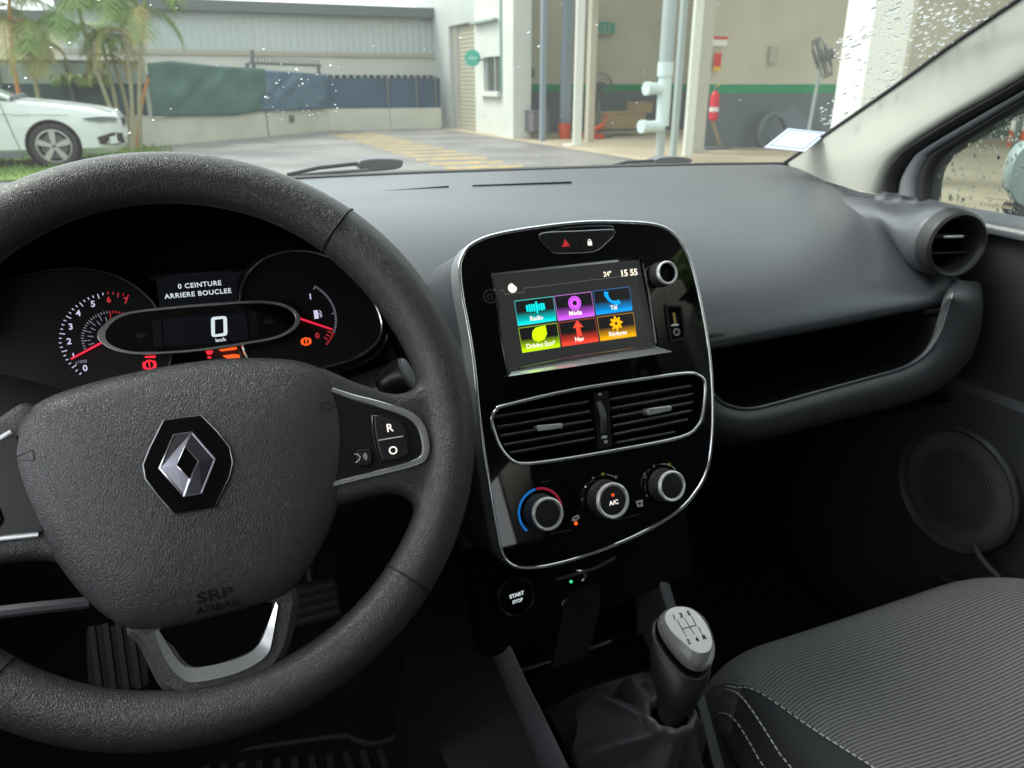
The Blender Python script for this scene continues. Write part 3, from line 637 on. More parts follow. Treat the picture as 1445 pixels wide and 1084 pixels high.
# binnacle hood round the dials
hp = [(-120, 520), (-110, 400), (-60, 330), (20, 285), (150, 258), (270, 252), (390, 268), (470, 305), (530, 365), (572, 435), (600, 500), (612, 560), (600, 620)]
hf = [Vector(q) for q in cr([at(u, v, Y=.60 + .02 * math.cos(i / 12 * math.pi * 2)) for i, (u, v) in enumerate(hp)], 3, False)]
ctr = CL.o
hb = [ctr + (p - ctr) * .92 + Vector((0, .13, -.01)) for p in hf]
hb2 = [ctr + (p - ctr) * .8 + Vector((0, .20, -.02)) for p in hf]
ho1 = [p + (p - ctr).normalized() * .012 + Vector((0, .012, 0)) for p in hf]
ho2 = [Vector((ctr.x + (p.x - ctr.x) * 1.02, p.y + .15, ctr.z + (p.z - ctr.z) * .85)) for p in hf]
ho3 = [Vector((ctr.x + (p.x - ctr.x) * 1.05, p.y + .40, ctr.z + (p.z - ctr.z) * .35)) for p in hf]
bn = thing('binnacle_hood', 'grey arched hood shading the instrument cluster behind the wheel', 'instrument hood', ctr)
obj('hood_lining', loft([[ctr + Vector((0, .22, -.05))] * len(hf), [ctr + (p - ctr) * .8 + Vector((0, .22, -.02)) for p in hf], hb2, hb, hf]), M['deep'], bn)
obj('hood_shell', loft([hf, ho1, ho2, ho3]), M['dash'], bn, sub=1)
# lower driver panel below the cluster
ldp = [at(u, v, Y=.66) for u, v in ((-150, 545), (0, 560), (200, 600), (400, 600), (540, 545), (600, 530), (650, 520))]
ldp2 = [p + Vector((0, -.02, -.03)) for p in ldp]; ldp3 = [p + Vector((0, .01, -.14)) for p in ldp]; ldp4 = [p + Vector((0, .10, -.2)) for p in ldp]
obj('knee_panel', loft([[p + Vector((0, .05, .01)) for p in ldp], ldp, ldp2, ldp3, ldp4]), M['dashlow'], dash, sub=1)
kb = [at(u, v, Y=.62) for u, v in ((-60, 870), (0, 864), (60, 857), (126, 850))]
obj('knee_panel_edge', tube([p for p in cr(kb, 3, False)], .005, 8), M['rail'], dash)

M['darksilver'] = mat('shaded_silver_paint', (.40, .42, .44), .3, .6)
# ================================================================== CENTRE PANEL
bS = R(21.7)
SP = FR((.2615, .6176, .9544), (1, 0, 0), (0, math.sin(bS), math.cos(bS)))   # screen plane
FP = FR(SP.w(0, 0, .006), (1, 0, 0), (0, math.sin(bS), math.cos(bS)))        # fascia plane
cp = thing('centre_panel', 'glossy black centre panel with touchscreen, twin vents and three heater knobs', 'control panel', FP.w(.08, -.06, -.01))
fo_px = [(646, 381), (650, 362), (661, 346), (690, 332), (740, 322), (814, 313), (869, 312), (919, 315), (945, 325), (963, 345), (978, 381), (992, 442), (1003, 512), (1006, 575), (1004.5, 625), (998, 664), (984, 692), (957, 722), (902, 755), (834, 783), (778, 799), (740, 803), (718, 797), (705, 778), (695, 728), (684, 658), (674, 590), (667, 520), (659, 467), (650, 420)]
fo = [tuple(q) for q in cr(FP.px(fo_px), 4)]
fi = [tuple(q) for q in inset(fo, .0024)]
# recess holes
r6 = lambda x, y: (620 + x / 3.61, 290 + y / 3.61)
r7 = lambda x, y: (640 + x / 3.61, 520 + y / 3.61)
sh_px = [(692, 384), (905, 361), (930, 490), (716, 527)]
sh = rounded(FP.px(sh_px), .002, 3)
ve_px = [r7(*q) for q in ((190, 260), (215, 210), (260, 188), (600, 110), (1000, 48), (1180, 25), (1240, 35), (1275, 80), (1265, 220), (1240, 290), (1150, 350), (800, 420), (500, 470), (350, 485), (290, 465), (240, 410), (210, 340))]
ve = [tuple(q) for q in cr(FP.px(ve_px), 4)]; vi = [tuple(q) for q in inset(ve, .0018)]
obj('fascia', holed(fi, [sh, vi], FP, .0015, .012), M['gloss'], cp, smooth=False)
fo2 = [(p[0], p[1]) for p in fo]
obj('surround', ring(fo2, [tuple(q) for q in inset(fo, .0026)], FP, -.022, .0016), M['darksilver'], cp, bevel=.0008, segs=3)
obj('surround_edge', sweep([FP.w(p[0], p[1], .0014) for p in [tuple(q) for q in inset(fo, .0013)]], circ(.0017, 10, .0016), True, FP.n), M['chrome'], cp)
ubx = [tuple(q) for q in inset(fo, .002)]
obj('panel_housing', loft([[FP.w(p[0], p[1], h) for p in (fo2 if h > -.03 else ubx)] for h in (-.014, -.032, -.12)], True), M['dash'], cp)
obj('vent_back', prism([tuple(q) for q in inset(ve, -.002)], FP, -.05, -.045), M['deep'], cp)
obj('vent_duct', loft([[FP.w(p[0], p[1], h) for p in vi] for h in (.001, -.046)], True), M['deep'], cp)
# ---- hazard and lock switches
hz = FP.px([r6(*q) for q in ((505, 160), (540, 140), (700, 133), (860, 125), (888, 130), (885, 155), (850, 190), (810, 225), (760, 240), (600, 245), (560, 230), (525, 195))], .002)
hz = [tuple(q) for q in cr(hz, 3)]
hs = obj('hazard_switch', prism(hz, FP, .001, .0035), M['smoothblack'], cp, bevel=.0008, segs=3)
obj('switch_edge', sweep([FP.w(p[0], p[1], .0028) for p in hz], circ(.0006, 6), True), M['darkchrome'], hs)
obj('switch_gap', tube([FP.w(*FP.uv(*r6(697, 138)), .0036), FP.w(*FP.uv(*r6(712, 238)), .0036)], .0003, 4), M['deep'], hs)
hc = FP.uv(*r6(643, 192), .0036)
tri = [(hc[0] - .0042, hc[1] - .0034), (hc[0] + .0042, hc[1] - .0034), (hc[0], hc[1] + .0040)]; tri2 = [tuple(q) for q in inset(tri, .0011)]
obj('hazard_symbol', join(ring(tri, tri2, FP, .0035, .0037), prism([tuple(q) for q in inset(tri, .002)], FP, .0035, .0037)), M['dimred'], hs, smooth=False)
lc_ = FP.uv(*r6(766, 188), .0036)
obj('lock_symbol', join(prism([(lc_[0] + x, lc_[1] + y) for x, y in ((-.0022, -.003), (.0022, -.003), (.0022, .0008), (-.0022, .0008))], FP, .0035, .0037), tube([FP.w(lc_[0] + .0014 * math.cos(t), lc_[1] + .0008 + .002 * math.sin(t), .0036) for t in [R(18 * k) for k in range(11)]], .0004, 5)), M['litw'], hs, smooth=False)
obj('switch_sheen_bar', sweep([FP.w(*FP.uv(*r6(x, y)), .002) for x, y in ((560, 132), (640, 116), (760, 106), (860, 103), (882, 112))], circ(.0009, 6, .0006), False, FP.n), M['darkchrome'], cp)
# ---- screen
scn = obj('touchscreen', prism(rounded(SP.px([(697, 388), (907, 366), (929, 489), (717, 526)], 0), .001, 2), SP, -.006, 0), M['screenbg'], cp)
obj('screen_ledge', (lambda A, B: (A + B, [(0, 1, 2, 3), (4, 7, 6, 5), (0, 4, 5, 1), (1, 5, 6, 2), (2, 6, 7, 3), (3, 7, 4, 0)]))([FP.P(*r6(350, 872), .009), FP.P(*r6(1188, 745), .009), FP.P(*r6(1100, 716), .000), FP.P(*r6(372, 840), .000)], [FP.P(*r6(350, 872), 0) , FP.P(*r6(1188, 745), 0), FP.P(*r6(1100, 716), -.002), FP.P(*r6(372, 840), -.002)]), M['silver'], cp, bevel=.0006)
for pts in (((268, 360), (300, 500), (310, 650), (352, 862)), ((1036, 295), (1066, 440), (1104, 700)), ((372, 838), (700, 770), (1100, 714))):
    obj('bezel_line', sweep([FP.P(*r6(*q), .0018) for q in pts], circ(.0009, 6), False, FP.n), M['darkchrome'], cp)
s6 = lambda x, y: (690 + x / 6.02, 370 + y / 6.02)
def tile_mat(name, c):
    m = bpy.data.materials.new(name); m.use_nodes = True; n = m.node_tree.nodes; l = m.node_tree.links; p = n['Principled BSDF']
    tc = n.new('ShaderNodeTexCoord'); sx = n.new('ShaderNodeSeparateXYZ'); rp = n.new('ShaderNodeValToRGB')
    l.new(tc.outputs['Generated'], sx.inputs[0]); l.new(sx.outputs[2], rp.inputs[0]); l.new(rp.outputs[0], p.inputs['Emission Color'])
    e = rp.color_ramp.elements; e[0].position = .10; e[0].color = (*c, 1); e[1].position = .52; e[1].color = (.008, .008, .009, 1)
    a = e.new(.22); a.color = (*[x * .55 for x in c], 1)
    p.inputs['Base Color'].default_value = (.01, .01, .01, 1); p.inputs['Emission Strength'].default_value = .45; p.inputs['Roughness'].default_value = .2
    return m
tiles = [('teal', (.0, .72, .72), (.1, .9, .85), ((215, 330), (545, 290), (572, 497), (247, 543)), 'Radio', (403, 476)),
         ('purple', (.62, .1, .85), (.75, .3, .95), ((553, 288), (868, 250), (899, 457), (588, 500)), 'Média', (735, 433)),
         ('blue', (.0, .33, .85), (.05, .25, .6), ((882, 245), (1192, 208), (1220, 410), (912, 452)), 'Tél', (1060, 387)),
         ('green', (.55, .9, .0), (.5, .85, .05), ((250, 560), (578, 515), (607, 722), (285, 772)), 'Driving Eco²', (440, 702)),
         ('red', (.85, .06, .03), (.6, .06, .04), ((592, 515), (900, 472), (933, 675), (622, 720)), 'Nav', (768, 655)),
         ('amber', (.9, .42, .0), (.7, .35, .02), ((917, 467), (1225, 427), (1253, 630), (947, 673)), 'Réglages', (1095, 605))]
SZ = .0004
for nm, c, cb, q, tx, tp in tiles:
    P2 = SP.px([s6(*a) for a in q], SZ)
    t_ = obj('app_tile', prism(P2, SP, .0001, SZ), tile_mat('tile_' + nm, c), scn, smooth=False, label=nm + ' app tile reading ' + tx)
    obj('tile_border', ring(P2, [tuple(k) for k in inset(P2, .0006)], SP, .0002, .0006), mat('tile_edge_' + nm, (.01, .01, .01), .5, emit=cb, es=.3), t_, smooth=False)
    cc = SP.uv(*s6(*tp), .0006)
    obj('lettering', text(tx, .0062, SP, cc, .0007, .0002, .00012, sx=.95), M['litw'], t_, smooth=False)
    ic = mat('icon_' + nm, (.01, .01, .01), .5, emit=c, es=.5); P_ = SP
    ctr2 = {'teal': (395, 385), 'purple': (728, 347), 'blue': (1050, 300), 'green': (422, 608), 'red': (757, 565), 'amber': (1080, 520)}[nm]
    cx, cy = SP.uv(*s6(*ctr2), .0006)
    if nm == 'teal': vf = join(*[fbox(SP, cx + x, cx + x + .0018, cy - h, cy + h, .0006, .0008) for x, h in ((-.0095, .003), (-.0070, .0035), (-.0045, .0035), (-.002, .0035), (.0005, .0055), (.003, .003), (.0055, .0035), (.0078, .003))])
    elif nm == 'purple': vf = join(ring(disc((cx, cy), .0068, 24), disc((cx, cy), .0055, 24), SP, .0006, .0008), ring(disc((cx, cy), .0050, 24), [(cx + .0024 * math.cos(t), cy + .0024 * math.sin(t)) for t in [2 * math.pi * k / 24 for k in range(24)]], SP, .0006, .0008))
    elif nm == 'blue': vf = sweep([SP.w(cx + x, cy + y, .0007) for x, y in ((-.0062, .0062), (-.0068, .003), (-.0045, -.0015), (-.001, -.0045), (.004, -.006), (.0068, -.0045))], circ(1, 8, .25), False, SP.n, scales=[.0024, .0022, .0014, .0014, .0022, .0024])
    elif nm == 'green': vf = prism([(cx + x, cy + y) for x, y in ((-.007, -.002), (-.006, .003), (-.002, .006), (.008, .007), (.0085, -.001), (.005, -.006), (-.001, -.0075), (-.006, -.0055))], SP, .0006, .0008)
    elif nm == 'red': vf = prism([(cx + x, cy + y) for x, y in ((-.002, -.0075), (.0035, -.0075), (.002, .001), (.0058, .001), (.0, .008), (-.0055, .001), (-.0022, .001))], SP, .0006, .0008)
    else:
        gp = [(cx + (.0072 if k % 4 in (0, 1) else .0050) * math.cos(2 * math.pi * k / 32), cy + (.0072 if k % 4 in (0, 1) else .0050) * math.sin(2 * math.pi * k / 32)) for k in range(32)]
        vf = ring(gp, disc((cx, cy), .0016, 32), SP, .0006, .0008)
    obj('icon', vf, ic, t_, smooth=False)
obj('clock_digits', text('15 55', .0088, SP, SP.uv(*s6(1190, 92), .0006), .0004, .0002, .0002), mat('clock_lit', (.1, .1, .1), .5, emit=(1, .9, .7), es=.5), scn, smooth=False)
obj('temperature_digits', text('24°', .0066, SP, SP.uv(*s6(1008, 102), .0006), .0004, .0002, .0001), bpy.data.materials['clock_lit'], scn, smooth=False)
mc = SP.uv(*s6(200, 220), .0006)
mo = [(mc[0] + .0044 * math.cos(R(a)), mc[1] + .0044 * math.sin(R(a))) for a in range(90, 361, 18)] + [(mc[0] + .002 + .0036 * math.cos(R(a)), mc[1] + .0022 + .0036 * math.sin(R(a))) for a in range(310, 139, -17)]
obj('moon_symbol', prism(mo, SP, .0003, .0006), bpy.data.materials['clock_lit'], scn, smooth=False)
obj('screen_rule', tube([SP.w(*SP.uv(*s6(*q), .0004), .0003) for q in ((95, 240), (125, 238), (135, 275), (298, 255), (300, 222), (870, 152), (1290, 100))], .0002, 4), mat('rule_lit', (.02, .02, .02), .5, emit=(.4, .4, .42), es=.15), scn, smooth=False)
# ---- volume knob, aux, usb
def knob(name, u, v, r, h, parent=cp, hollow=False):
    c = FP.uv(u, v, h)
    e = bpy.data.objects.new(name, None)
    k = obj(name, lathe([(r * 1.12, .001), (r * 1.1, .003), (r * 1.0, .005), (r * .97, h - .004)], FP, c, 36, False), M['knurl'], parent)
    obj('knob_ring', lathe([(r * .97, h - .0042), (r * 1.02, h - .003), (r * 1.0, h - .0008), (r * .93, h), (r * .84, h - .0004), (r * .80, h - .0022)], FP, c, 36, False), M['knobcap'], k)
    obj('knob_cap', lathe([(r * .80, h - .0022), (r * .76, h - .0012), (r * .6, h - .0009), (.0001, h - .0007)] if not hollow else [(r * .80, h - .002), (r * .6, h - .008), (.0001, h - .010)], FP, c, 36, False), M['blackplast'] if not hollow else M['gloss'], k)
    return k, c
def knurl():
    m = mat('knurled_knob', (.05, .05, .052), .4); return m
M['knurl'] = knurl()
vkn, _ = knob('volume_knob', 943, 384.5, .0115, .016, hollow=True)
cA = FP.uv(690, 419)
obj('aux_socket', join(ring(disc(cA, .0068, 24), disc(cA, .0052, 24), FP, .001, .0035), ring(disc(cA, .003, 24), disc(cA, .0016, 24), FP, .001, .0022)), M['darkchrome'], cp)
ub = FP.px([r6(*q) for q in ((1150, 520), (1165, 512), (1215, 512), (1232, 530), (1250, 665), (1240, 680), (1190, 692), (1175, 685))], .002)
us = obj('usb_socket', ring([tuple(q) for q in cr(ub, 3)], [tuple(q) for q in inset(cr(ub, 3), .0014)], FP, .001, .0042), M['smoothblack'], cp, bevel=.0005)
obj('usb_recess', prism([tuple(q) for q in inset(ub, .0012)], FP, .0016, .0019), M['deep'], us)
obj('usb_tongue', prism(FP.px([r6(*q) for q in ((1186, 548), (1198, 546), (1207, 600), (1195, 602))], .002), FP, .0018, .0026), mat('gold_contact', (.6, .38, .15), .35, .8), us)
obj('usb_latch', prism(FP.px([r6(*q) for q in ((1178, 607), (1215, 603), (1216, 614), (1180, 618))], .002), FP, .0018, .0035), M['silver'], us, bevel=.0004)
cU = FP.uv(*r6(1205, 645), .002); obj('jack_hole', ring(disc(cU, .0042, 16), disc(cU, .0018, 16), FP, .0018, .0032), M['darkchrome'], us)
# ---- vents
obj('vent_bezel', sweep([FP.w(p[0], p[1], .0022) for p in ve], circ(.0017, 10, .0016), True, FP.n), M['chrome'], cp)
slL = [((205, 245), (690, 168)), ((222, 297), (697, 218)), ((238, 342), (706, 262)), ((255, 388), (716, 308)), ((290, 428), (720, 352))]
slR = [((800, 155), (1215, 86)), ((805, 202), (1222, 128)), ((810, 247), (1222, 170)), ((815, 291), (1215, 213)), ((818, 335), (1195, 258)), ((830, 378), (1130, 322))]
for a, b in slL + slR:
    p, q = FP.uv(*r7(*a), -.006), FP.uv(*r7(*b), -.006)
    V = [FP.w(pp[0], pp[1] + dy, h) for pp in (p, q) for dy, h in ((.0010, -.006), (-.0010, -.006), (-.0045, -.020), (-.0028, -.020))]
    obj('vent_slat', (V, [(0, 1, 2, 3), (4, 7, 6, 5)] + [(i, (i + 1) % 4, 4 + (i + 1) % 4, 4 + i) for i in range(4)]), M['slat'] if 'slat' in M else M.setdefault('slat', mat('vent_slat_plastic', (.16, .16, .175), .3)), cp, bevel=.0004)
for g in range(2):
    x0 = FP.uv(*r7(260 if g == 0 else 850, 260), -.02)[0]
    for k in range(7):
        xx = x0 + k * .0125; yc = FP.uv(*r7((430, 1000)[g], (300, 210)[g]), -.02)[1]
        obj('vent_vane', fbox(FP, xx - .0005, xx + .0005, yc - .016, yc + .020, -.040, -.022), M['smoothblack'], cp)
for q in (((420, 292), (555, 278), (558, 305), (425, 322)), ((985, 205), (1108, 188), (1112, 215), (988, 240))):
    pts = rounded(FP.px([r7(*a) for a in q], .001), .002, 3)
    obj('vent_tab', prism(pts, FP, -.008, .002), M['silver'], cp, bevel=.001, segs=3)
obj('vent_divider', prism([tuple(q) for q in FP.px([r7(*a) for a in ((715, 125), (790, 112), (808, 400), (738, 412))], -.004)], FP, -.03, -.004), M['smoothblack'], cp)
a_, b_ = FP.uv(*r7(750, 170), 0), FP.uv(*r7(772, 325), 0)
obj('vent_wheel', sweep([FP.w(a_[0] + (b_[0] - a_[0]) * t, a_[1] + (b_[1] - a_[1]) * t, -.005 + .006 * math.sin(math.pi * t)) for t in [k / 10 for k in range(11)]], circ(.0034, 8, .002), False, FP.n), M['rail'], cp)
for q, sx_ in (((748, 132), .0016), ((770, 350), .003), ((778, 374), .0018)):
    c = FP.uv(*r7(*q), -.003); obj('vent_symbol', fbox(FP, c[0] - sx_, c[0] + sx_, c[1] - .0014, c[1] + .0014, -.004, -.0034), M['white'], cp, bevel=.0004)
# ---- heater knobs
K6 = lambda x, y: (730 + x / 5.558, 640 + y / 5.558)
for i, (x, y, r) in enumerate(((245, 477, .0152), (757, 372, .0168), (1222, 257, .0148))):
    k, c = knob('heater_knob', *K6(x, y), r, .020)
    # grip ribs
    rb = [fbox(FR(FP.w(c[0] + r * 1.0 * math.cos(t), c[1] + r * 1.0 * math.sin(t)), FP.ex * math.cos(t) + FP.ey * math.sin(t), -FP.ex * math.sin(t) + FP.ey * math.cos(t)), -.0004, .0007, -.0009, .0009, .004, .0155) for t in [2 * math.pi * j / 28 for j in range(28)]]
    obj('knob_ribs', join(*rb), M['knurl'], k)
    if i == 0:
        for a0, a1, col in ((222, 95, 'blue'), (92, -8, 'red')):
            arc = [FP.w(c[0] + r * 1.42 * math.cos(t), c[1] + r * 1.42 * math.sin(t), .0019) for t in [R(a0 + (a1 - a0) * k_ / 16) for k_ in range(17)]]
            obj('heat_scale', sweep(arc, circ(.0011, 6, .0004), False, FP.n), mat('scale_' + col, (.01, .1, .4) if col == 'blue' else (.25, .01, .03), .4, emit=(.01, .22, .7) if col == 'blue' else (.35, .01, .04), es=.2), cp)
    else:
        arc = [FP.w(c[0] + r * 1.38 * math.cos(t), c[1] + r * 1.38 * math.sin(t), .0019) for t in [R((190 if i == 1 else 225) - ((140 if i == 1 else 190)) * k_ / 16) for k_ in range(17)]]
        obj('knob_scale', sweep(arc, circ(.00035, 5), False, FP.n), M['darkchrome'], cp)
        for j, a in enumerate((170, 140, 112, 85, 50) if i == 1 else (200, 150, 110, 60, 10)):
            cc = (c[0] + r * 1.42 * math.cos(R(a)), c[1] + r * 1.42 * math.sin(R(a)))
            obj('scale_mark', prism(disc(cc, .0011 if j < 3 else .0017, 8), FP, .0016, .0022), M['yel'] if 'yel' in M and j == 3 else (M.setdefault('yel', mat('yellow_mark', (.5, .4, .05), .5)) if j == 3 else M['silver']), cp, smooth=False)
    if i == 1:
        obj('lettering', text('A/C', .0058, FP, (c[0], c[1] - .0018), .0196, .0003, .0001), M['litw'], k, smooth=False)
        obj('knob_lamp', prism(disc((c[0] + .0002, c[1] + .0055), .0014, 12), FP, .019, .0197), M['litor'], k, smooth=False)
    mk = (c[0] + r * .93 * math.cos(R((240, 88, 20)[i])), c[1] + r * .93 * math.sin(R((240, 88, 20)[i])))
    obj('pointer_mark', prism(disc(mk, .0009, 8), FP, .0195, .0203), M['yel'] if 'yel' in M else M.setdefault('yel', mat('yellow_mark', (.5, .4, .05), .5)), k, smooth=False)
for (x, y), sh_ in (((457, 507), 0), ((960, 393), 1)):
    c = FP.uv(*K6(x, y), .002)
    if sh_ == 0: pts = [(-.0042, -.002), (-.0036, 0), (-.0015, .0016), (.0026, .0026), (.0042, .0012), (.0042, -.0008), (.0005, -.0026)]
    else: pts = [(-.0038, .003), (.0038, .003), (.003, -.003), (-.003, -.003)]
    obj('button_symbol', ring([(c[0] + a, c[1] + b) for a, b in pts], [(c[0] + a * .45, c[1] + b * .4) for a, b in pts], FP, .0017, .0022), M['white'], cp, smooth=False)
obj('button_lamp', prism(disc(FP.uv(*K6(460, 548), .002), .0018, 14), FP, .0017, .0023), M['litor'], cp, smooth=False)
for a, b in (((180, 228), (290, 205)), ((250, 630), (430, 600)), ((770, 522), (965, 478))):
    obj('panel_line', tube([FP.P(*K6(*a), .0016), FP.P(*K6(*b), .0016)], .0003, 4), M['darkchrome'], cp)

# ================================================================== LOWER CONSOLE
lcn = thing('lower_console', 'black lower centre console with raised side rails and an open cubby above the gear lever', 'console', (XC, .5, .3))
def railpts(px_, xs): return [at(u, v, X=x) for (u, v), x in zip(px_, xs)]
Lo = railpts([(640, 700), (655, 775), (669, 816), (680, 857), (692, 898), (711, 945), (732, 993), (751, 1040), (769, 1083), (805, 1170), (850, 1270)], [.224, .226, .228, .231, .234, .238, .243, .248, .252, .262, .27])
Li = railpts([(672, 700), (683, 775), (691, 813), (705, 862), (720, 910), (741, 957), (763, 1000), (783, 1042), (803, 1084), (842, 1170), (890, 1270)], [.240, .242, .244, .247, .250, .254, .259, .264, .268, .278, .285])
def railmesh(Lo, Li, side):
    rows = []
    for a, b in zip(Lo, Li):
        m = a.lerp(b, .5); rows.append([a + Vector((0, .004, -.25)), a + Vector((0, .002, -.012)), a, a.lerp(b, .15) + Vector((0, -.001, .002)), b.lerp(a, .15) + Vector((0, -.001, .002)), b, b + Vector((0, .003, -.012)), b + Vector((0, .004, -.12))])
    return loft(rows)
obj('side_rail', railmesh(Lo, Li, 1), M['rail'], lcn)
Ro = railpts([(905, 760), (920, 795), (930, 826), (940, 858), (958, 905), (972, 950), (984, 995), (995, 1035), (1007, 1083), (1030, 1170), (1060, 1270)], [.436, .434, .433, .431, .429, .427, .425, .423, .421, .415, .41])
Rr = railpts([(925, 750), (931, 779), (942, 815), (953, 852), (970, 900), (984, 945), (995, 985), (1008, 1032), (1022, 1083), (1045, 1165), (1075, 1260)], [.450, .449, .448, .447, .445, .443, .441, .439, .437, .431, .425])
obj('side_rail', railmesh([p for p in Rr], [p for p in Ro], -1), M['rail'], lcn)
# tunnel flanks
obj('tunnel_side', loft([[p + Vector((.002, .004, -.01)) for p in Lo], [Vector((.17, p.y + .05, .55)) for p in Lo], [Vector((.14, p.y + .1, .22)) for p in Lo]]), M['tunnel'], lcn)
obj('tunnel_side', loft([[p + Vector((-.002, .004, -.01)) for p in Rr], [Vector((.50, p.y + .05, .5)) for p in Rr], [Vector((.53, p.y + .1, .22)) for p in Rr]]), M['blackplast'], lcn)
# cubby
back = [at(700, 800, Y=.66), at(915, 760, Y=.66), at(915, 880, Y=.64), at(720, 955, Y=.62)]
obj('cubby_back', ([p for p in back] + [p + Vector((0, .02, 0)) for p in back], [(0, 1, 2, 3), (4, 7, 6, 5), (0, 4, 5, 1), (1, 5, 6, 2), (2, 6, 7, 3), (3, 7, 4, 0)]), M['deep'], lcn)
tr = [at(u, v, Z=z) for u, v, z in ((735, 948, .60), (862, 906, .60), (915, 890, .59), (985, 1000, .54), (1000, 1110, .50), (830, 1160, .51), (775, 1010, .57))]
obj('cubby_tray', (tr + [p + Vector((0, 0, -.02)) for p in tr], [tuple(range(7)), tuple(range(13, 6, -1))] + [(i, (i + 1) % 7, 7 + (i + 1) % 7, 7 + i) for i in range(7)]), M['deep'], lcn, bevel=.004)
obj('tray_edge', tube([at(735, 946, Z=.627), at(800, 927, Z=.628), at(862, 905, Z=.63)], .0015, 8), M['rail'], lcn)
# surround of the gaiter
gs = [at(u, v, Z=z) for u, v, z in ((768, 1003, .60), (800, 985, .60), (840, 968, .60), (885, 955, .60), (925, 945, .598), (950, 950, .595))]
obj('gaiter_surround', loft([[p + Vector((0, .03, -.02)) for p in cr(gs, 3, False)], [Vector(p) for p in cr(gs, 3, False)], [p + Vector((.003, -.03, -.004)) for p in cr(gs, 3, False)], [p + Vector((.006, -.04, -.03)) for p in cr(gs, 3, False)]]), M['smoothblack'], lcn)
# start button
bB = FR(at(728, 842, Y=.60), (1, 0, 0), (0, .35, 1))
cb_ = (0, 0)
stt = thing('start_button', 'round black start stop button low on the left of the centre panel', 'button', bB.o)
obj('button_collar', lathe([(.021, -.03), (.0215, .001), (.0195, .003), (.0175, .001), (.017, -.004)], bB, cb_, 36, False), M['smoothblack'], stt)
obj('button_cap', lathe([(.0168, -.006), (.0168, .000), (.0155, .0014), (.0001, .0018)], bB, cb_, 36, False), M['gloss'], stt)
obj('lettering', join(text('START', .0052, bB, (.0005, .0022), .0022, .0002, .00015, sx=1.05, rot=.06), text('STOP', .0048, bB, (.0005, -.0042), .0022, .0002, .0001, rot=.06)), M['lit'], stt, smooth=False)
obj('panel_block', prism(rounded([(-.04, -.06), (.22, -.03), (.22, .05), (-.04, .05)], .01), FR(bB.w(0, 0, -.01), bB.ex, bB.ey), -.03, 0), M['deep'], stt)
s2 = FR(at(757, 885, Y=.61), (1, 0, 0), (0, .35, 1))
obj('power_socket', lathe([(.0165, -.03), (.0165, .0), (.015, .002), (.0135, .0), (.013, -.02), (.0001, -.02)], s2, (0, 0), 32, False), M['smoothblack'], lcn)
# key card held in the slot
kcF = FR(at(830, 870, Y=.585), (1, -.12, .0), (-.12, .30, 1))
kc = thing('key_card', 'black key card with a metal loop standing in the slot under the centre panel', 'key card', kcF.o)
kp = kcF.px([(795, 850), (802, 834), (843, 820), (846, 850), (828, 925), (776, 942)])
obj('card_body', prism(rounded(kp, .004), kcF, 0, .005), M['smoothblack'], kc, bevel=.001)
c_ = kcF.uv(822, 856); obj('card_hole', ring(disc(c_, .012, 24), disc(c_, .0105, 24), kcF, .005, .0058), M['blackplast'], kc)
obj('metal_loop', tube([kcF.P(u, v, .004) for u, v in ((822, 820), (826, 812), (822, 806), (812, 805))], .0016, 8), M['chrome'], kc)
obj('edge_glint', tube([kcF.P(u, v, .003) for u, v in ((797, 846), (793, 854))], .0014, 8), M['chrome'], kc)
c_ = kcF.uv(806, 821, .004); obj('led_mark', prism(disc(c_, .0016, 8), kcF, .003, .0045), mat('green_led', (.02, .2, .08), .4, emit=(.05, .6, .25), es=.5), kc)
slot = FR(at(850, 812, Y=.60), (1, 0, .02), (0, .3, 1))
obj('card_slot_trim', tube([at(785, 818, Y=.595), at(840, 802, Y=.595), at(868, 787, Y=.595)], .0016, 8), M['rail'], lcn)

M['capside'] = mat('shaded_cap_side', (.85, .85, .86), .24, .75)  # cap side toned darker than the face so the top reads as lit
M['gripm'] = mat('knob_grip_leather', (.018, .018, .02), .35, bump=('noise', 700, .3, .0006))
# ================================================================== GEAR LEVER
kt = at(968, 895, Y=.455); gb = at(945, 1012, Y=.445)
gax = (kt - gb).normalized()
nK = Vector((-.10, -.46, .88)).normalized()
KF = FR(at(968, 900, Y=.455), (math.cos(R(-12)), math.sin(R(-12)), 0), (0, .88, .46))
KF = FR(KF.o, (KF.ex - nK * KF.ex.dot(nK)), nK.cross(KF.ex))
gl = thing('gear_lever', 'gear lever with a silver topped knob showing the five speed pattern', 'gear lever', gb - gax * .06)
z6 = lambda x, y: (900 + x / 4.446, 840 + y / 4.446)
def ko(pts, h): return [tuple(q) for q in cr(KF.px([z6(*p) for p in pts], h), 3)]
top = [(175, 150), (190, 100), (240, 75), (310, 78), (370, 110), (420, 170), (455, 240), (465, 300), (450, 345), (410, 362), (350, 350), (280, 290), (210, 220)]
topP = ko(top, .0)
n = len(topP); cx = sum(p[0] for p in topP) / n; cy = sum(p[1] for p in topP) / n
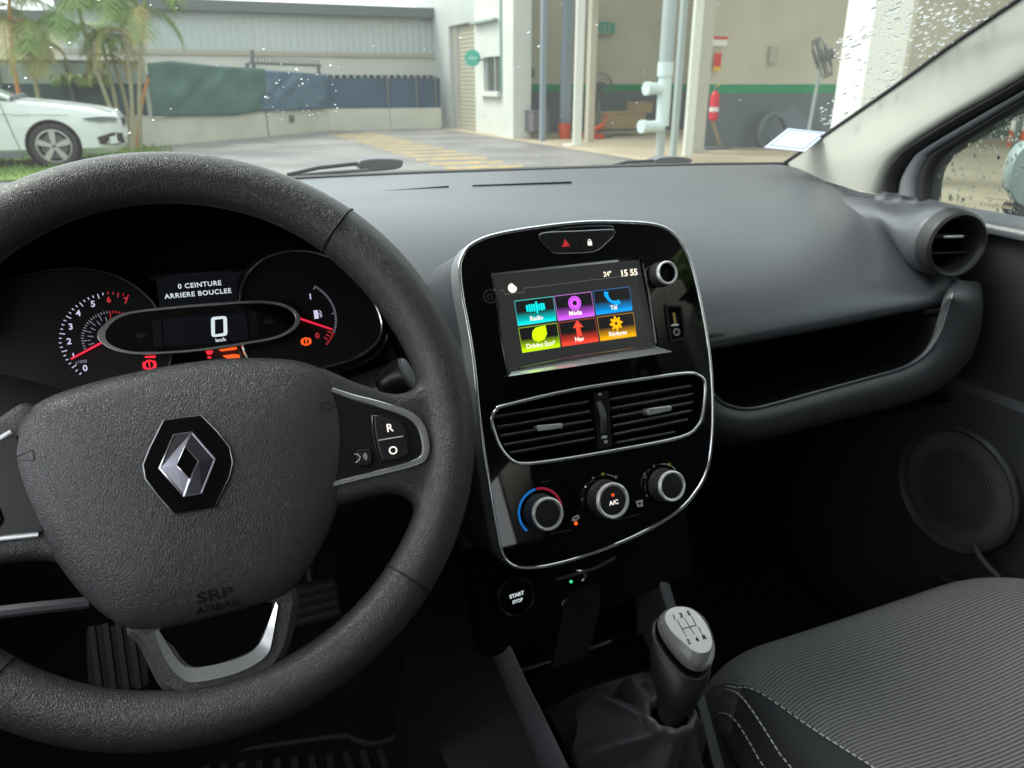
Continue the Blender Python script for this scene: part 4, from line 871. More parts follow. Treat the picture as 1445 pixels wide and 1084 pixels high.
# silver cap: full outline a little lower
cap = [(130, 165), (150, 110), (215, 78), (300, 72), (380, 105), (440, 170), (475, 260), (488, 340), (480, 400), (440, 455), (380, 468), (310, 440), (240, 370), (180, 290), (140, 220)]
capP = ko(cap, -.010)
def rs(P, m=48):
    """resample a closed outline by angle"""
    cx = sum(p[0] for p in P) / len(P); cy = sum(p[1] for p in P) / len(P); out = []
    A = sorted([(math.atan2(p[1] - cy, p[0] - cx), math.hypot(p[0] - cx, p[1] - cy)) for p in P])
    for k in range(m):
        a = -math.pi + 2 * math.pi * k / m; j = 0
        while j < len(A) and A[j][0] < a: j += 1
        a1, r1 = A[j % len(A)]; a0, r0 = A[j - 1]
        d1 = (a1 - a0) % (2 * math.pi); t = ((a - a0) % (2 * math.pi)) / d1 if d1 > 1e-6 else 0
        r = r0 + (r1 - r0) * t; out.append((cx + r * math.cos(a), cy + r * math.sin(a)))
    return out
tP = rs(topP); cP = rs(capP)
def lrp(A, B, t): return [(a[0] * (1 - t) + b[0] * t, a[1] * (1 - t) + b[1] * t) for a, b in zip(A, B)]
def scl(A, s):
    cx = sum(p[0] for p in A) / len(A); cy = sum(p[1] for p in A) / len(A); return [(cx + (p[0] - cx) * s, cy + (p[1] - cy) * s) for p in A]
rows = [[KF.w(*p, h) for p in P_] for P_, h in ((scl(tP, .02), .0006), (scl(tP, .5), .0005), (scl(tP, .9), .0002), (tP, 0), (scl(tP, 1.02), -.0005))]
obj('cap_face', loft(rows, True, False), M['knobcap'], gl)
rows = [[KF.w(*p, h) for p in P_] for P_, h in ((scl(tP, 1.02), -.0005), (scl(tP, 1.05), -.0012), (lrp(tP, cP, .55), -.0045), (lrp(tP, cP, .85), -.0085), (cP, -.0125), (scl(cP, .985), -.016))]
obj('silver_cap', loft(rows, True, False), M['capside'], gl)
rows = [[KF.w(*p, h) for p in P_] for P_, h in ((scl(cP, .98), -.0155), (scl(cP, 1.005), -.017), (scl(cP, 1.01), -.0245), (scl(cP, 1.0), -.0265))]
obj('gloss_band', loft(rows, True, False), M['gloss'], gl)
# grip body tapers down to the collar along the lever axis
body = []
cen = Vector((0, 0, 0))
cc = [KF.w(*p, -.026) for p in scl(cP, 1.02)]; cen = sum(cc, Vector()) / len(cc)
for t, s in ((0, .98), (.02, 1.03), (.15, 1.06), (.35, .98), (.55, .82), (.72, .62), (.86, .47), (1.0, .40)):
    tgt = cen.lerp(gb, t)
    body.append([tgt + (p - cen) * s * (1 - .25 * t * 0) for p in cc])
obj('grip', loft(body, True, False), M['gripm'], gl)
obj('grip_edge', tube([p for p in body[1]], .0006, 6, True), M['rail'], gl)
GLh = .0009
eng = []
for s, (x, y) in (('1', (228, 138)), ('3', (272, 126)), ('5', (320, 113)), ('2', (320, 292)), ('4', (372, 278)), ('R', (418, 264))):
    eng.append(text(s, .0062, KF, KF.uv(*z6(x, y), GLh), GLh, .0003, .00010, rot=R(4)))
def seg(a, b): return tube([KF.w(*KF.uv(*z6(*a), GLh), GLh), KF.w(*KF.uv(*z6(*b), GLh), GLh)], .0003, 4)
eng += [seg((247, 155), (305, 260)), seg((292, 145), (355, 245)), seg((338, 132), (366, 188)), seg((380, 200), (400, 238)), seg((280, 210), (366, 187))]
obj('shift_pattern', join(*eng), M['deep'], gl, smooth=False)
# gaiter
gt = thing('gear_gaiter', 'crumpled black vinyl gaiter gathered round the foot of the gear lever', 'gaiter', gb - Vector((0, 0, .12)))
base = [at(u, v, Z=z) for u, v, z in ((795, 1008, .585), (830, 985, .588), (880, 965, .588), (925, 955, .585), (962, 985, .57), (978, 1040, .545), (985, 1120, .52), (950, 1220, .51), (850, 1200, .53), (808, 1090, .56))]
base = [Vector(q) for q in cr(base, 8)]; nb = len(base); bc = sum(base, Vector()) / nb
rows = []
ccol = gb - gax * .004
for t in [k / 14 for k in range(15)]:
    rw = []
    for k, p in enumerate(base):
        d = (p - bc); ang = math.atan2(d.y, d.x)
        rad0 = .0225; q0 = ccol + Vector((d.x, d.y, 0)).normalized() * rad0
        q = q0.lerp(p, t)
        fold = 1 - 2.2 * abs(math.sin(ang * 3.5 + .6 + 1.1 * t)) ** .6 + .25 * math.sin(ang * 11 + t * 5)
        q += Vector((d.x, d.y, 0)).normalized() * (fold * .011 * math.sin(math.pi * min(t * 1.05, 1)) + .007 * math.sin(math.pi * t))
        q.z += .012 * math.sin(math.pi * min(1, t * 1.1)) + fold * .007 * math.sin(math.pi * t)
        rw.append(q)
    rows.append(rw)
col_ = [[ccol + gax * h + Vector((math.cos(2 * math.pi * k / nb), math.sin(2 * math.pi * k / nb), 0)) for k in range(nb)] for h in (0,)]
a0 = [math.atan2((p - bc).y, (p - bc).x) for p in base]
top_r = [[ccol + gax * h + Vector((math.cos(a), math.sin(a), 0)) * r * (1 + .05 * math.sin(a * 9)) for a in a0] for h, r in ((.004, .0165), (.010, .0185), (.012, .0225), (.006, .0250))]
obj('gaiter_skin', loft(top_r + rows, True), M['vinyl'], gt, sub=1)

# ================================================================== PASSENGER SEAT
seat = thing('passenger_seat', 'charcoal ribbed cloth passenger seat with white double stitching along its side bolster', 'seat', (.76, .2, .25))
SX0, SX1, SY0, SY1 = .475, 1.01, .61, -.02
def seat_pt(s, t):
    """s across 0..1, t front to back 0..1"""
    y = SY0 + (SY1 - SY0) * t
    xl = SX0; xr = SX1
    x = xl + (xr - xl) * s
    # rounded front corners in plan
    cx = .5 - abs(s - .5)
    fy = .055 * max(0, 1 - cx / .22) ** 2.2
    y -= fy * max(0, 1 - t * 2)
    z = .572 + .010 * math.exp(-((t - .12) / .1) ** 2)
    z -= .022 * math.sin(math.pi * min(1, max(0, (s - .14) / .72))) * min(1, t * 2.4)
    fr = max(0, 1 - t / .13); z -= .05 * fr ** 2.4
    ed = max(0, 1 - cx / .07); z -= .045 * ed ** 2.6
    return Vector((x, y, z))
NS, NT = 60, 70
def gridmesh(name, fn, s0, s1, t0, t1, m, parent, ns=NS, nt=NT, **k):
    rows = [[fn(s0(t) + (s1(t) - s0(t)) * i / ns, t) for i in range(ns + 1)] for t in [t0 + (t1 - t0) * j / nt for j in range(nt + 1)]]
    o = obj(name, loft(rows), m, parent, **k)
    me = o.data; uv = me.uv_layers.new(name='UVMap')
    L = [0]
    for j in range(nt): L.append(L[-1] + (rows[j + 1][ns // 2] - rows[j][ns // 2]).length)
    W_ = [0]
    for i in range(ns): W_.append(W_[-1] + (rows[nt // 2][i + 1] - rows[nt // 2][i]).length)
    for lp_ in me.loops:
        vi_ = lp_.vertex_index; uv.data[lp_.index].uv = (W_[vi_ % (ns + 1)], L[vi_ // (ns + 1)])
    return o
# seam line as s(t): from the survey of the upper stitch line
def seam_up(t):
    y = SY0 + (SY1 - SY0) * t
    x = .497 + max(0, (.555 - y)) * .33 - max(0, (.39 - y)) * .28
    return min(max((x - SX0) / (SX1 - SX0), .03), .2)
def seam_lo(t):
    y = SY0 + (SY1 - SY0) * t
    x = .490 - max(0, (.555 - y)) * .06
    return max((x - SX0) / (SX1 - SX0), .018)
gridmesh('seat_cushion', seat_pt, seam_up, lambda t: 1 - seam_up(t), 0, 1, M['fabric'], seat)
def sp2(s, t): p = seat_pt(s, t); return p + Vector((0, 0, -.0006))
gridmesh('side_bolster', sp2, seam_lo, seam_up, .10, 1, M['bolster'], seat, ns=8)
gridmesh('side_bolster', sp2, lambda t: 1 - seam_up(t), lambda t: 1, .10, 1, M['bolster'], seat, ns=8)
gridmesh('front_corner', lambda s, t: seat_pt(s, t) + Vector((0, 0, -.0008)), lambda t: 0, seam_up, 0, .11, M['fabric'], seat, ns=8, nt=10)
gridmesh('bolster_edge', sp2, lambda t: 0, seam_lo, .10, 1, M['bolster'], seat, ns=4)
lside = [seat_pt(0, t) for t in [k / 30 for k in range(31)]]
front = [seat_pt(s, 0) for s in [k / 30 for k in range(31)]]
rside = [seat_pt(1, t) for t in [k / 30 for k in range(31)]]
skirt = list(reversed(lside)) + front[1:] + rside[1:]
cs = Vector((.74, .3, 0))
def outw(p, d, dz): v = Vector((p.x - cs.x, p.y - cs.y, 0)).normalized() * d; return Vector((p.x + v.x, p.y + v.y, p.z + dz))
obj('seat_side', loft([skirt, [outw(p, .006, -.012) for p in skirt], [outw(p, .006, -.05) for p in skirt], [outw(p, -.01, -.16) for p in skirt], [outw(p, -.02, -.27) for p in skirt]]), M['bolster'], seat)
def stitches(name, fn, t0, t1, step=.0062):
    pts = [fn(t0 + (t1 - t0) * k / 400) + Vector((0, 0, .0008)) for k in range(401)]
    L = 0; segs_ = []; cur = [pts[0]]; on = True; acc = 0
    for a, b in zip(pts, pts[1:]):
        d = (b - a).length; acc += d
        if on: cur.append(b)
        if acc > (step * .68 if on else step * .32):
            if on and len(cur) > 1: segs_.append(tube([cur[0], cur[len(cur) // 2], cur[-1]] if len(cur) > 2 else cur, .0008, 5))
            on = not on; cur = [b]; acc = 0
    return obj(name, join(*segs_), M['thread'], seat)
stitches('stitching', lambda t: seat_pt(seam_up(t) - .004, t), .06, .75)
stitches('stitching', lambda t: seat_pt(seam_lo(t) + .004, t), .06, .75)
stitches('stitching', lambda t: seat_pt(max(seam_lo(t) - .018, .003), t), .055, .75)
# backrest stands upright behind, out of frame
bk = [[Vector((.76 + (x * w_), -.03 - .22 * (z_ - .55) + y_, z_)) for x, y_ in ((-.25, .02), (-.22, .055), (-.1, .035), (.1, .035), (.22, .055), (.25, .02), (.22, -.06), (-.22, -.06))] for z_, w_ in ((.5, 1), (.7, 1), (.95, .98), (1.1, .85), (1.13, .6))]
obj('backrest', loft(bk, True, True), M['fabric'], seat, sub=1)
obj('headrest', loft([[Vector((.76 + x * w_, -.21 + y, z_)) for x, y in rounded([(-.13, -.04), (.13, -.04), (.12, .04), (-.12, .04)], .03)] for z_, w_ in ((1.17, .8), (1.19, 1), (1.32, 1), (1.35, .8))], True, True), M['bolster'], seat)

# ================================================================== PASSENGER DOOR
DX = 1.05
door = thing('passenger_door', 'dark passenger door with a speaker grille and a rain spotted window', 'door', (DX, .3, .25))
gp = [(1315, 285), (1316, 262), (1321, 240), (1330, 226), (1340, 216), (1389, 184.6), (1445, 152)]
kp_ = [(1290, 279), (1291, 258), (1297, 240), (1305, 225), (1315, 214), (1389, 170), (1445, 136.6)]
fp_ = [(1264, 273), (1266, 258), (1271, 245), (1282, 227), (1297, 212), (1370, 168), (1445, 125.5)]
bp_ = [(1241, 268), (1244, 250), (1250, 235), (1260, 223), (1277, 208), (1340, 168), (1426, 120)]
def onX(pts, X, ext=True):
    P = [at(u, v, X=X) for u, v in pts]
    if ext:
        d = (P[-1] - P[-2]).normalized(); P.append(P[-1] + d * .22); e = P[-1]; P.append(e + Vector((0, -.25, .05))); P.append(e + Vector((0, -.7, .06)))
    return [Vector(q) for q in cr(P, 4, False)]
G, Kk, Ff, Bb = onX(gp, 1.062), onX(kp_, 1.05), onX(fp_, 1.045), onX(bp_, 1.03)
def band(name, A, B, m, parent, dx=.0, **k): 
    mid = [a.lerp(b, .5) + Vector((dx, 0, 0)) for a, b in zip(A, B)]
    return obj(name, loft([[a + Vector((.02, 0, 0)) for a in A], A, mid, B, [b + Vector((.02, 0, 0)) for b in B]]), m, parent, sub=1, **k)
band('window_seal', G, Kk, M['rubber'], door, -.006)
band('window_frame', Kk, Ff, M['doorgrey'], door, -.004)
band('door_seal', Ff, Bb, M['rubber'], door, -.008)
# window pane polygon
pane = G + [Vector((1.062, -.55, .98)), Vector((1.062, .5, 1.0)), at(1315, 287, X=1.062)]
fl = list(range(len(pane)))
obj('window_pane', (pane, [tuple(fl)]), M['glass'], door, smooth=False, solid=.004)
# sill and trim
sill = [[at(u, v, X=X) for (u, v), X in zip(p_, xs)] + [Vector((xs[-1], -.6, z))] for p_, xs, z in (
    ([(1230, 262), (1292, 276), (1360, 293), (1445, 304)], [1.06] * 4, 1.0), ([(1236, 279), (1300, 294), (1360, 303), (1445, 312)], [1.045] * 4, .995), ([(1240, 284), (1310, 298), (1370, 310), (1445, 326)], [1.025] * 4, .985), ([(1245, 295), (1320, 315), (1380, 325), (1445, 341)], [1.025] * 4, .965))]
obj('window_sill', loft(sill), M['dash'], door, sub=1)
M['doortrim'] = mat('door_trim', (.05, .05, .052), .55, bump=('wave', 150, .3, .0006, 'Z'))
def dp(y, z, x=1.035): return Vector((x, y, z))
y0, y1 = 1.0, -.6
rows = [[dp(y, z, x) for y in [y0 + (y1 - y0) * k / 12 for k in range(13)]] for z, x in ((1.01, 1.04), (.96, 1.04), (.86, 1.045), (.78, 1.05))]
obj('upper_trim', loft(rows), M['doortrim'], door)
rows = [[dp(y, z, x) for y in [y0 + (y1 - y0) * k / 12 for k in range(13)]] for z, x in ((.785, 1.045), (.775, 1.035), (.70, 1.035), (.62, 1.045), (.5, 1.05), (.25, 1.06))]
obj('lower_trim', loft(rows), M['dashlow'], door)
# speaker grille
sf = FR(at(1350, 690, X=1.03), (0, -1, 0), (0, 0, 1))
spk = obj('speaker_ring', lathe([(.098, -.004), (.100, .006), (.096, .010), (.091, .006), (.089, .0)], sf, (0.0, 0), 48, False), M['dashlow'], door)
def grille():
    m = mat('grille_mesh', (.1, .1, .105), .5); n = m.node_tree.nodes; l = m.node_tree.links; tc = n.new('ShaderNodeTexCoord')
    vo = n.new('ShaderNodeTexVoronoi'); vo.inputs['Scale'].default_value = 210; vo.inputs['Randomness'].default_value = 0; l.new(tc.outputs['Object'], vo.inputs[0])
    rp = n.new('ShaderNodeValToRGB'); rp.color_ramp.elements[0].position = .30; rp.color_ramp.elements[0].color = (.006, .006, .006, 1); rp.color_ramp.elements[1].position = .42; rp.color_ramp.elements[1].color = (.13, .13, .135, 1)
    l.new(vo.outputs['Distance'], rp.inputs[0]); l.new(rp.outputs[0], n['Principled BSDF'].inputs['Base Color']); return m
M['mesh'] = grille()
obj('speaker_mesh', lathe([(.090, .0), (.05, .004), (.0001, .005)], sf, (0, 0), 48, False), M['mesh'], spk)
hd = [at(u, v, X=1.0) for u, v in ((1446, 500), (1443, 530), (1446, 560))]
obj('door_pocket', loft([[Vector((x, y, z)) for y in (.66, .4, 0, -.5)] for x, z in ((1.04, .47), (1.0, .50), (.99, .50), (.985, .46), (1.0, .30))]), M['blackplast'], door, bevel=.004)
obj('sill_strip', tube([at(u, v, X=.99) for u, v in ((1374, 768), (1380, 782), (1392, 798), (1410, 815))], .004, 8), M['dashlow'], door)
# other writing etched in the pane
EF = FR(at(1410, 288, X=1.058), (0, -1, 0), (0, 0, 1))
em = []
for r_ in range(2):
    for k in range(9):
        em.append(fbox(EF, -.022 + k * .0048, -.0185 + k * .0048, .004 - r_ * .009, .008 - r_ * .009, 0, .0003))
obj('etched_mark', join(*em), mat('etching', (.35, .3, .22), .7), door, smooth=False)
# door mirror outside
mr_ = thing('door_mirror', 'pale blue white door mirror seen through the wet passenger window', 'mirror', at(1450, 260, X=1.22))
mF = FR(at(1462, 255, X=1.22), (.72, -.69, 0), (0, 0, 1))
mp_ = [tuple(q) for q in cr(mF.px([(1421, 255), (1424, 232), (1433, 214), (1450, 200), (1500, 195), (1530, 220), (1530, 280), (1500, 305), (1450, 300), (1430, 285)]), 3)]
obj('mirror_shell', loft([[mF.w(p[0], p[1], h) for p in scl(mp_, s)] for s, h in ((.9, .012), (.985, .006), (1, -.004), (.97, -.04), (.8, -.075), (.5, -.09), (.1, -.095))], True), mat('mirror_shell_paint', (.55, .68, .68), .3, coat=.5), mr_)
obj('mirror_glass', prism(scl(mp_, .93), mF, .008, .0122), mat('mirror_reflection_tint', (.74, .86, .84), .3, 0), mr_)  # reflection put into the glass as a pale diffuse colour
obj('mirror_arm', tube([mF.w(-.02, -.045, -.03), at(1465, 322, X=1.08)], .012, 10), M['rubber'], mr_)

M['reardim'] = glass_mat('rear_dimming_glass', (.22, .23, .22), refl=.6)  # dark tint made up to cut light from the rear of the cabin
# ================================================================== BODY SHELL: pillars, roof, floor
body = thing('car_interior_shell', 'beige lined windscreen pillar and cabin shell framing the view', 'car cabin', (XC, 0, .25))
WP = (Vector((0, 1.2, 1.066)), Vector((0, math.sin(R(28)), math.cos(R(28)))))
wp_px = [(1107.6, 231), (1140, 209), (1180, 181), (1222, 152), (1280, 111), (1336, 70), (1390, 33), (1436, 2)]
W1 = [at(u, v, pl=WP) for u, v in wp_px]; d_ = (W1[-1] - W1[-2]).normalized(); W1 += [W1[-1] + d_ * .12, W1[-1] + d_ * .25]
W1 = [Vector(q) for q in cr(W1, 4, False)]; NW = len(W1)
Bx = onX([(1236, 274)] + bp_, 1.03)
def resamp(P, n):
    L = [0]
    for a, b in zip(P, P[1:]): L.append(L[-1] + (b - a).length)
    out = []
    for k in range(n):
        s = L[-1] * k / (n - 1); i = 0
        while i < len(P) - 2 and L[i + 1] < s: i += 1
        t = (s - L[i]) / max(L[i + 1] - L[i], 1e-9); out.append(P[i].lerp(P[i + 1], t))
    return out
Bs = resamp([p for p in Bx if p.y > .05], NW)
A1 = [a.lerp(b, .12) + Vector((-.004, -.012, -.004)) for a, b in zip(W1, Bs)]
A2 = [a.lerp(b, .5) + Vector((-.014, -.018, -.004)) for a, b in zip(W1, Bs)]
A3 = [a.lerp(b, .88) + Vector((-.010, -.004, -.002)) for a, b in zip(W1, Bs)]
obj('windscreen_pillar', loft([[p + Vector((.004, .01, .0)) for p in W1], W1, A1, A2, A3, Bs, [b + Vector((.03, .005, 0)) for b in Bs]]), M['beige'], body, sub=1)
obj('pillar_foot', loft([[r_[0] for r_ in (W1, A1, A2, A3, Bs)], [r_[0] + Vector((0, .01, -.15)) for r_ in (W1, A1, A2, A3, Bs)]]), M['dash'], body)
obj('pillar_edge_seal', tube([p + Vector((-.001, 0, .002)) for p in W1], .0028, 6), M['rubber'], body)
# left pillar mirrored, roof, header, rear
def mx(p): return Vector((2 * XC - p.x, p.y, p.z))
obj('windscreen_pillar', loft([[mx(p) for p in r_] for r_ in ([p + Vector((.004, .01, 0)) for p in W1], W1, A1, A2, A3, Bs, [b + Vector((.03, .005, 0)) for b in Bs])]), M['beige'], body)
rf = []
for y, z in ((.56, 1.385), (.45, 1.44), (.2, 1.475), (-.3, 1.49), (-1.0, 1.47), (-1.7, 1.40)):
    rf.append([Vector((XC + x, y, z - .06 * (abs(x) / .62) ** 3)) for x in (-.64, -.5, -.3, 0, .3, .5, .64)])
obj('roof_lining', loft(rf), M['roof'], body, sub=1, solid=.03)
for s in (1, -1):
    X = XC + s * .72
    obj('centre_pillar', box(X - .03, X + .03, -.32, -.18, .9, 1.44), M['beige'], body, bevel=.01)
    obj('rear_pillar', box(X - .03, X + .03, -1.65, -1.25, .9, 1.42), M['beige'], body, bevel=.01)
    if s == -1: obj('driver_side_trim', box(X - .04, X + .01, -.6, 1.15, .25, 1.0), M['dashlow'], body, bevel=.01)
    obj('rear_side_trim', box(X - .04, X + .04, -1.9, -.6, .25, .98), M['dashlow'], body, bevel=.01)
obj('kick_panel', box(1.05, 1.12, .85, 1.3, .2, 1.0), M['dashlow'], body)
obj('kick_panel', box(2 * XC - 1.12, 2 * XC - 1.05, 1.1, 1.3, .2, 1.0), M['dashlow'], body)
obj('tailgate', box(XC - .7, XC + .7, -1.95, -1.85, .25, 1.12), M['dashlow'], body, bevel=.01)
for s_ in (1, -1): obj('rear_dimming_window', box(XC + s_ * .70 - .002, XC + s_ * .70 + .002, -1.7, -.33, .97, 1.42), M['reardim'], body, smooth=False)  # unseen dark panes added to block light from behind
obj('rear_dimming_window', box(XC - .66, XC + .66, -1.88, -1.876, 1.1, 1.40), M['reardim'], body, smooth=False)
obj('bulkhead', box(XC - .72, XC + .72, 1.22, 1.26, .2, 1.0), M['deep'], body)
obj('rear_bench', box(XC - .62, XC + .62, -1.15, -.75, .3, 1.0), M['bolster'], body, bevel=.04, segs=3)
obj('driver_backrest', loft([[Vector((XC - .36 + x * w_, -.38 - .25 * (z_ - .55) + y_, z_)) for x, y_ in rounded([(-.25, -.05), (.25, -.05), (.22, .05), (-.22, .05)], .04)] for z_, w_ in ((.3, 1), (.7, 1), (1.0, .96), (1.12, .8))], True, True), M['bolster'], body)
flr = [[Vector((x, y, z)) for x in (-.4, 0, .34, .7, 1.08)] for y, z in ((-1.9, .26), (.75, .26), (.95, .28), (1.15, .42), (1.22, .60))]
obj('floor_carpet', loft(flr), M['carpet'], body)
# cowl and bonnet outside the windscreen
ws = thing('windscreen', 'large clear windscreen glass spanning the top of the view', 'windscreen', (XC, 1.2, 1.06))
wl = [Vector((2 * XC - p.x, p.y, p.z)) for p in W1]
rows = []
for i in range(0, NW, 3):
    a, b = wl[i], W1[i]; nn2 = WP[1]
    rows.append([a.lerp(b, t) + nn2 * .0 for t in [k / 12 for k in range(13)]])
obj('windscreen_glass', loft(rows), M['glass'], ws, solid=0)
fr_ = [Vector((-.42, 1.205, 1.06)), Vector((-.2, 1.205, 1.065))] + row([(200, 270), (300, 262), (440, 253), (600, 246), (850, 238), (1000, 234), (1112, 233)], 1.205, 30)
obj('windscreen_frit', loft([[p + Vector((0, .004, -.01)) for p in fr_], [p + Vector((0, .000, .0035)) for p in fr_], [p + Vector((0, .02, .004)) for p in fr_], [p + Vector((0, .05, -.03)) for p in fr_]]), M['rubber'], ws)
# wipers
def wiper(name_px, arm_px, label, Y):
    w_ = thing('windscreen_wiper', label, 'wiper', at(*name_px[0], Y=Y))
    pv_ = [tuple(q) for q in cr([at(u, v, Y=Y) for u, v in name_px], 4)]
    V = [Vector(p) for p in pv_]
    obj('wiper_hub', loft([[p + Vector((0, dy, 0)) for p in V] for dy in (-.01, .02)], True, True), M['rail'], w_, bevel=.003)
    obj('wiper_blade', tube([at(u, v, Y=Y - .02) for u, v in arm_px[0]], .003, 8), M['rubber'], w_)
    obj('wiper_arm', tube([at(u, v, Y=Y - .01) for u, v in arm_px[1]], .003, 8), M['rail'], w_)
wiper([(503, 234), (508, 226), (530, 223), (560, 224), (567, 228), (562, 237), (535, 241), (515, 241)], [[(405, 247), (450, 237), (505, 231)], [(398, 250), (450, 245), (520, 240)]], 'black wiper hub and blade lying low at the driver side of the windscreen', 1.30)
wiper([(918, 228), (930, 222), (955, 221), (972, 224), (970, 229), (950, 233), (930, 232)], [[(858, 236), (885, 229), (922, 227)], [(862, 240), (890, 233), (925, 231)]], 'black wiper hub and blade lying low in front of the white post', 1.33)
# pale lilac sheet with a blue outline by the windscreen base
pp = thing('lilac_sheet', 'pale lilac sheet set at the passenger end of the windscreen base', 'paper', at(1120, 200, Y=1.18))
P4 = [at(u, v, Y=Y) for u, v, Y in ((1078, 208, 1.10), (1112, 181, 1.17), (1168, 187, 1.14), (1136, 214, 1.06))]
obj('sheet_face', (P4 + [p + Vector((0, 0, -.0012)) for p in P4], [(0, 1, 2, 3), (4, 7, 6, 5), (0, 4, 5, 1), (1, 5, 6, 2), (2, 6, 7, 3), (3, 7, 4, 0)]), mat('lilac_sheet_colour', (.50, .53, .66), .6), pp, smooth=False)
inn4 = [P4[0].lerp(P4[2], .09), P4[1].lerp(P4[3], .1), P4[2].lerp(P4[0], .09), P4[3].lerp(P4[1], .1)]
obj('sheet_outline', tube([p + Vector((0, 0, .001)) for p in inn4], .0006, 4, True), mat('outline_blue', (.25, .4, .6), .6), pp)
# rain drops on the glass
def drops(n, region, plane, rr, seed, nrm, test):
    rnd = random.Random(seed); parts = []
    k = 0
    while k < n:
        u, v = region(rnd)
        if not test(u, v): continue
        k += 1
        p = at(u, v, pl=plane) + nrm * .0006; r = rr[0] + (rr[1] - rr[0]) * rnd.random() ** 2.5
        ex = nrm.cross(Vector((.3, .2, .9))).normalized(); ey = nrm.cross(ex)
        st = 1 + rnd.random() * .7; f = FR(p, ex, ey); 
        if f.n.dot(nrm) < 0: f = FR(p, ey, ex)
        a = 1 + .3 * rnd.random()
        parts.append(loft([[f.w(r * s * math.cos(t) * (1 + .15 * math.sin(t * 2 + k)), r * s * math.sin(t) * a, r * h) for t in [2 * math.pi * j / 10 for j in range(10)]] for s, h in ((1, 0), (.95, .25), (.75, .48), (.4, .6))], True, True))
    return join(*parts)
nW2 = WP[1]
wl_test = lambda u, v: v < 231 - (u - 1107) * .70 - 3 and (u > 1215 - v * .28 + 25 * math.sin(v * .07))
rd1 = drops(420, lambda r: (1130 + r.random() * 310, r.random() * 225), WP, (.0011, .0036), 3, nW2, wl_test)
rd2 = drops(45, lambda r: (r.random() * 1100, r.random() * 225), WP, (.0007, .0018), 5, nW2, lambda u, v: True)
rd3 = drops(34, lambda r: (370 + r.random() * 110, 90 + r.random() * 80), WP, (.0007, .0016), 8, nW2, lambda u, v: random.random() < .5)
o = obj('raindrops', join(rd1, rd2, rd3), M['water'], None, kind='stuff'); tag(o, 'scattered raindrops beaded on the windscreen, thickest beside the passenger pillar', 'raindrops')
wtest = lambda u, v: v < 287 + (u - 1315) * .13 and (v > 222 - (u - 1330) * .62) and u > 1318
rd4 = drops(230, lambda r: (1318 + r.random() * 127, 150 + (r.random() ** 1.3) * 150), (Vector((1.066, 0, 0)), Vector((1, 0, 0))), (.0009, .0030), 11, Vector((1, 0, 0)), wtest)
o = obj('raindrops', rd4, M['water'], None, kind='stuff'); tag(o, 'fine raindrops beaded on the passenger side window', 'raindrops')

# ================================================================== FOOTWELL
pdl = thing('clutch_pedal', 'ribbed black rubber pedal seen through the wheel left of the lower spoke', 'pedal', at(170, 920, Y=.95))
PF = FR(at(172, 925, Y=.93), (1, 0, 0), (0, .5, .86))
pp2 = rounded(PF.px([(120, 890), (135, 882), (205, 882), (212, 970), (130, 975), (122, 960)]), .01)
obj('pedal_pad', prism(pp2, PF, -.012, 0), M['mat'], pdl, bevel=.002)
xs_ = [PF.uv(u, 925)[0] for u in (135, 155, 173, 190)]
for x in xs_: obj('tread_rib', prism(rounded([(x - .004, -.045), (x + .004, -.045), (x + .004, .045), (x - .004, .045)], .002), PF, 0, .006), M['dashlow'], pdl, bevel=.001)
obj('pedal_arm', tube([PF.w(.02, .02, -.01), PF.w(.03, .16, -.08)], .008, 8), M['blackplast'], pdl)
bp2 = thing('brake_pedal', 'dark ribbed brake pedal seen right of the lower wheel spoke', 'pedal', at(445, 850, Y=.95))
PB = FR(at(445, 850, Y=.97), (1, 0, 0), (0, .5, .86))
obj('pedal_pad', prism(rounded([(-.035, -.03), (.035, -.03), (.035, .03), (-.035, .03)], .008), PB, -.012, 0), M['mat'], bp2, bevel=.002)
for y in (-.02, -.007, .007, .02): obj('tread_rib', fbox(PB, -.03, .03, y - .003, y + .003, 0, .004), M['dashlow'], bp2)
obj('pedal_arm', tube([PB.w(0, .02, -.01), PB.w(.01, .18, -.08)], .008, 8), M['blackplast'], bp2)
MF = FR(at(400, 1070, Z=.275), (1, 0, 0), (0, 1, 0))
fm = thing('floor_mat', 'ribbed black rubber floor mat below the steering wheel', 'floor mat', MF.o)
mpx = [(250, 1082), (283, 1074), (350, 1060), (420, 1049), (470, 1042), (490, 1040), (505, 1047), (525, 1052), (552, 1046), (570, 1033), (577, 1030), (580, 1050), (585, 1100), (560, 1200), (250, 1200)]
mpp = [tuple(q) for q in MF.px(mpx)]
obj('mat_sheet', prism(mpp, MF, -.008, 0), M['mat'], fm, bevel=.002)
obj('mat_rim', tube([MF.w(p[0], p[1], .002) for p in mpp], .005, 8, True), M['dashlow'], fm)
rb = []
for k in range(12):
    x = MF.uv(285, 1080)[0] + k * .024; yt = MF.uv(285 + 24 * k, 1078 - 2.2 * k)[1]
    rb.append(fbox(MF, x, x + .010, yt - .22, yt - .01, 0, .005))
obj('mat_ribs', join(*rb), M['dashlow'], fm)
lw = obj('dead_leaf', (lambda P: (P, [(0, 1, 2, 3)]))([at(u, v, Z=.283) for u, v in ((180, 1083), (222, 1062), (238, 1060), (205, 1090))]), mat('leaf_brown', (.22, .12, .05), .8), None, solid=.002)
tag(lw, 'small brown dead leaf lying on the dark floor below the wheel rim', 'leaf')

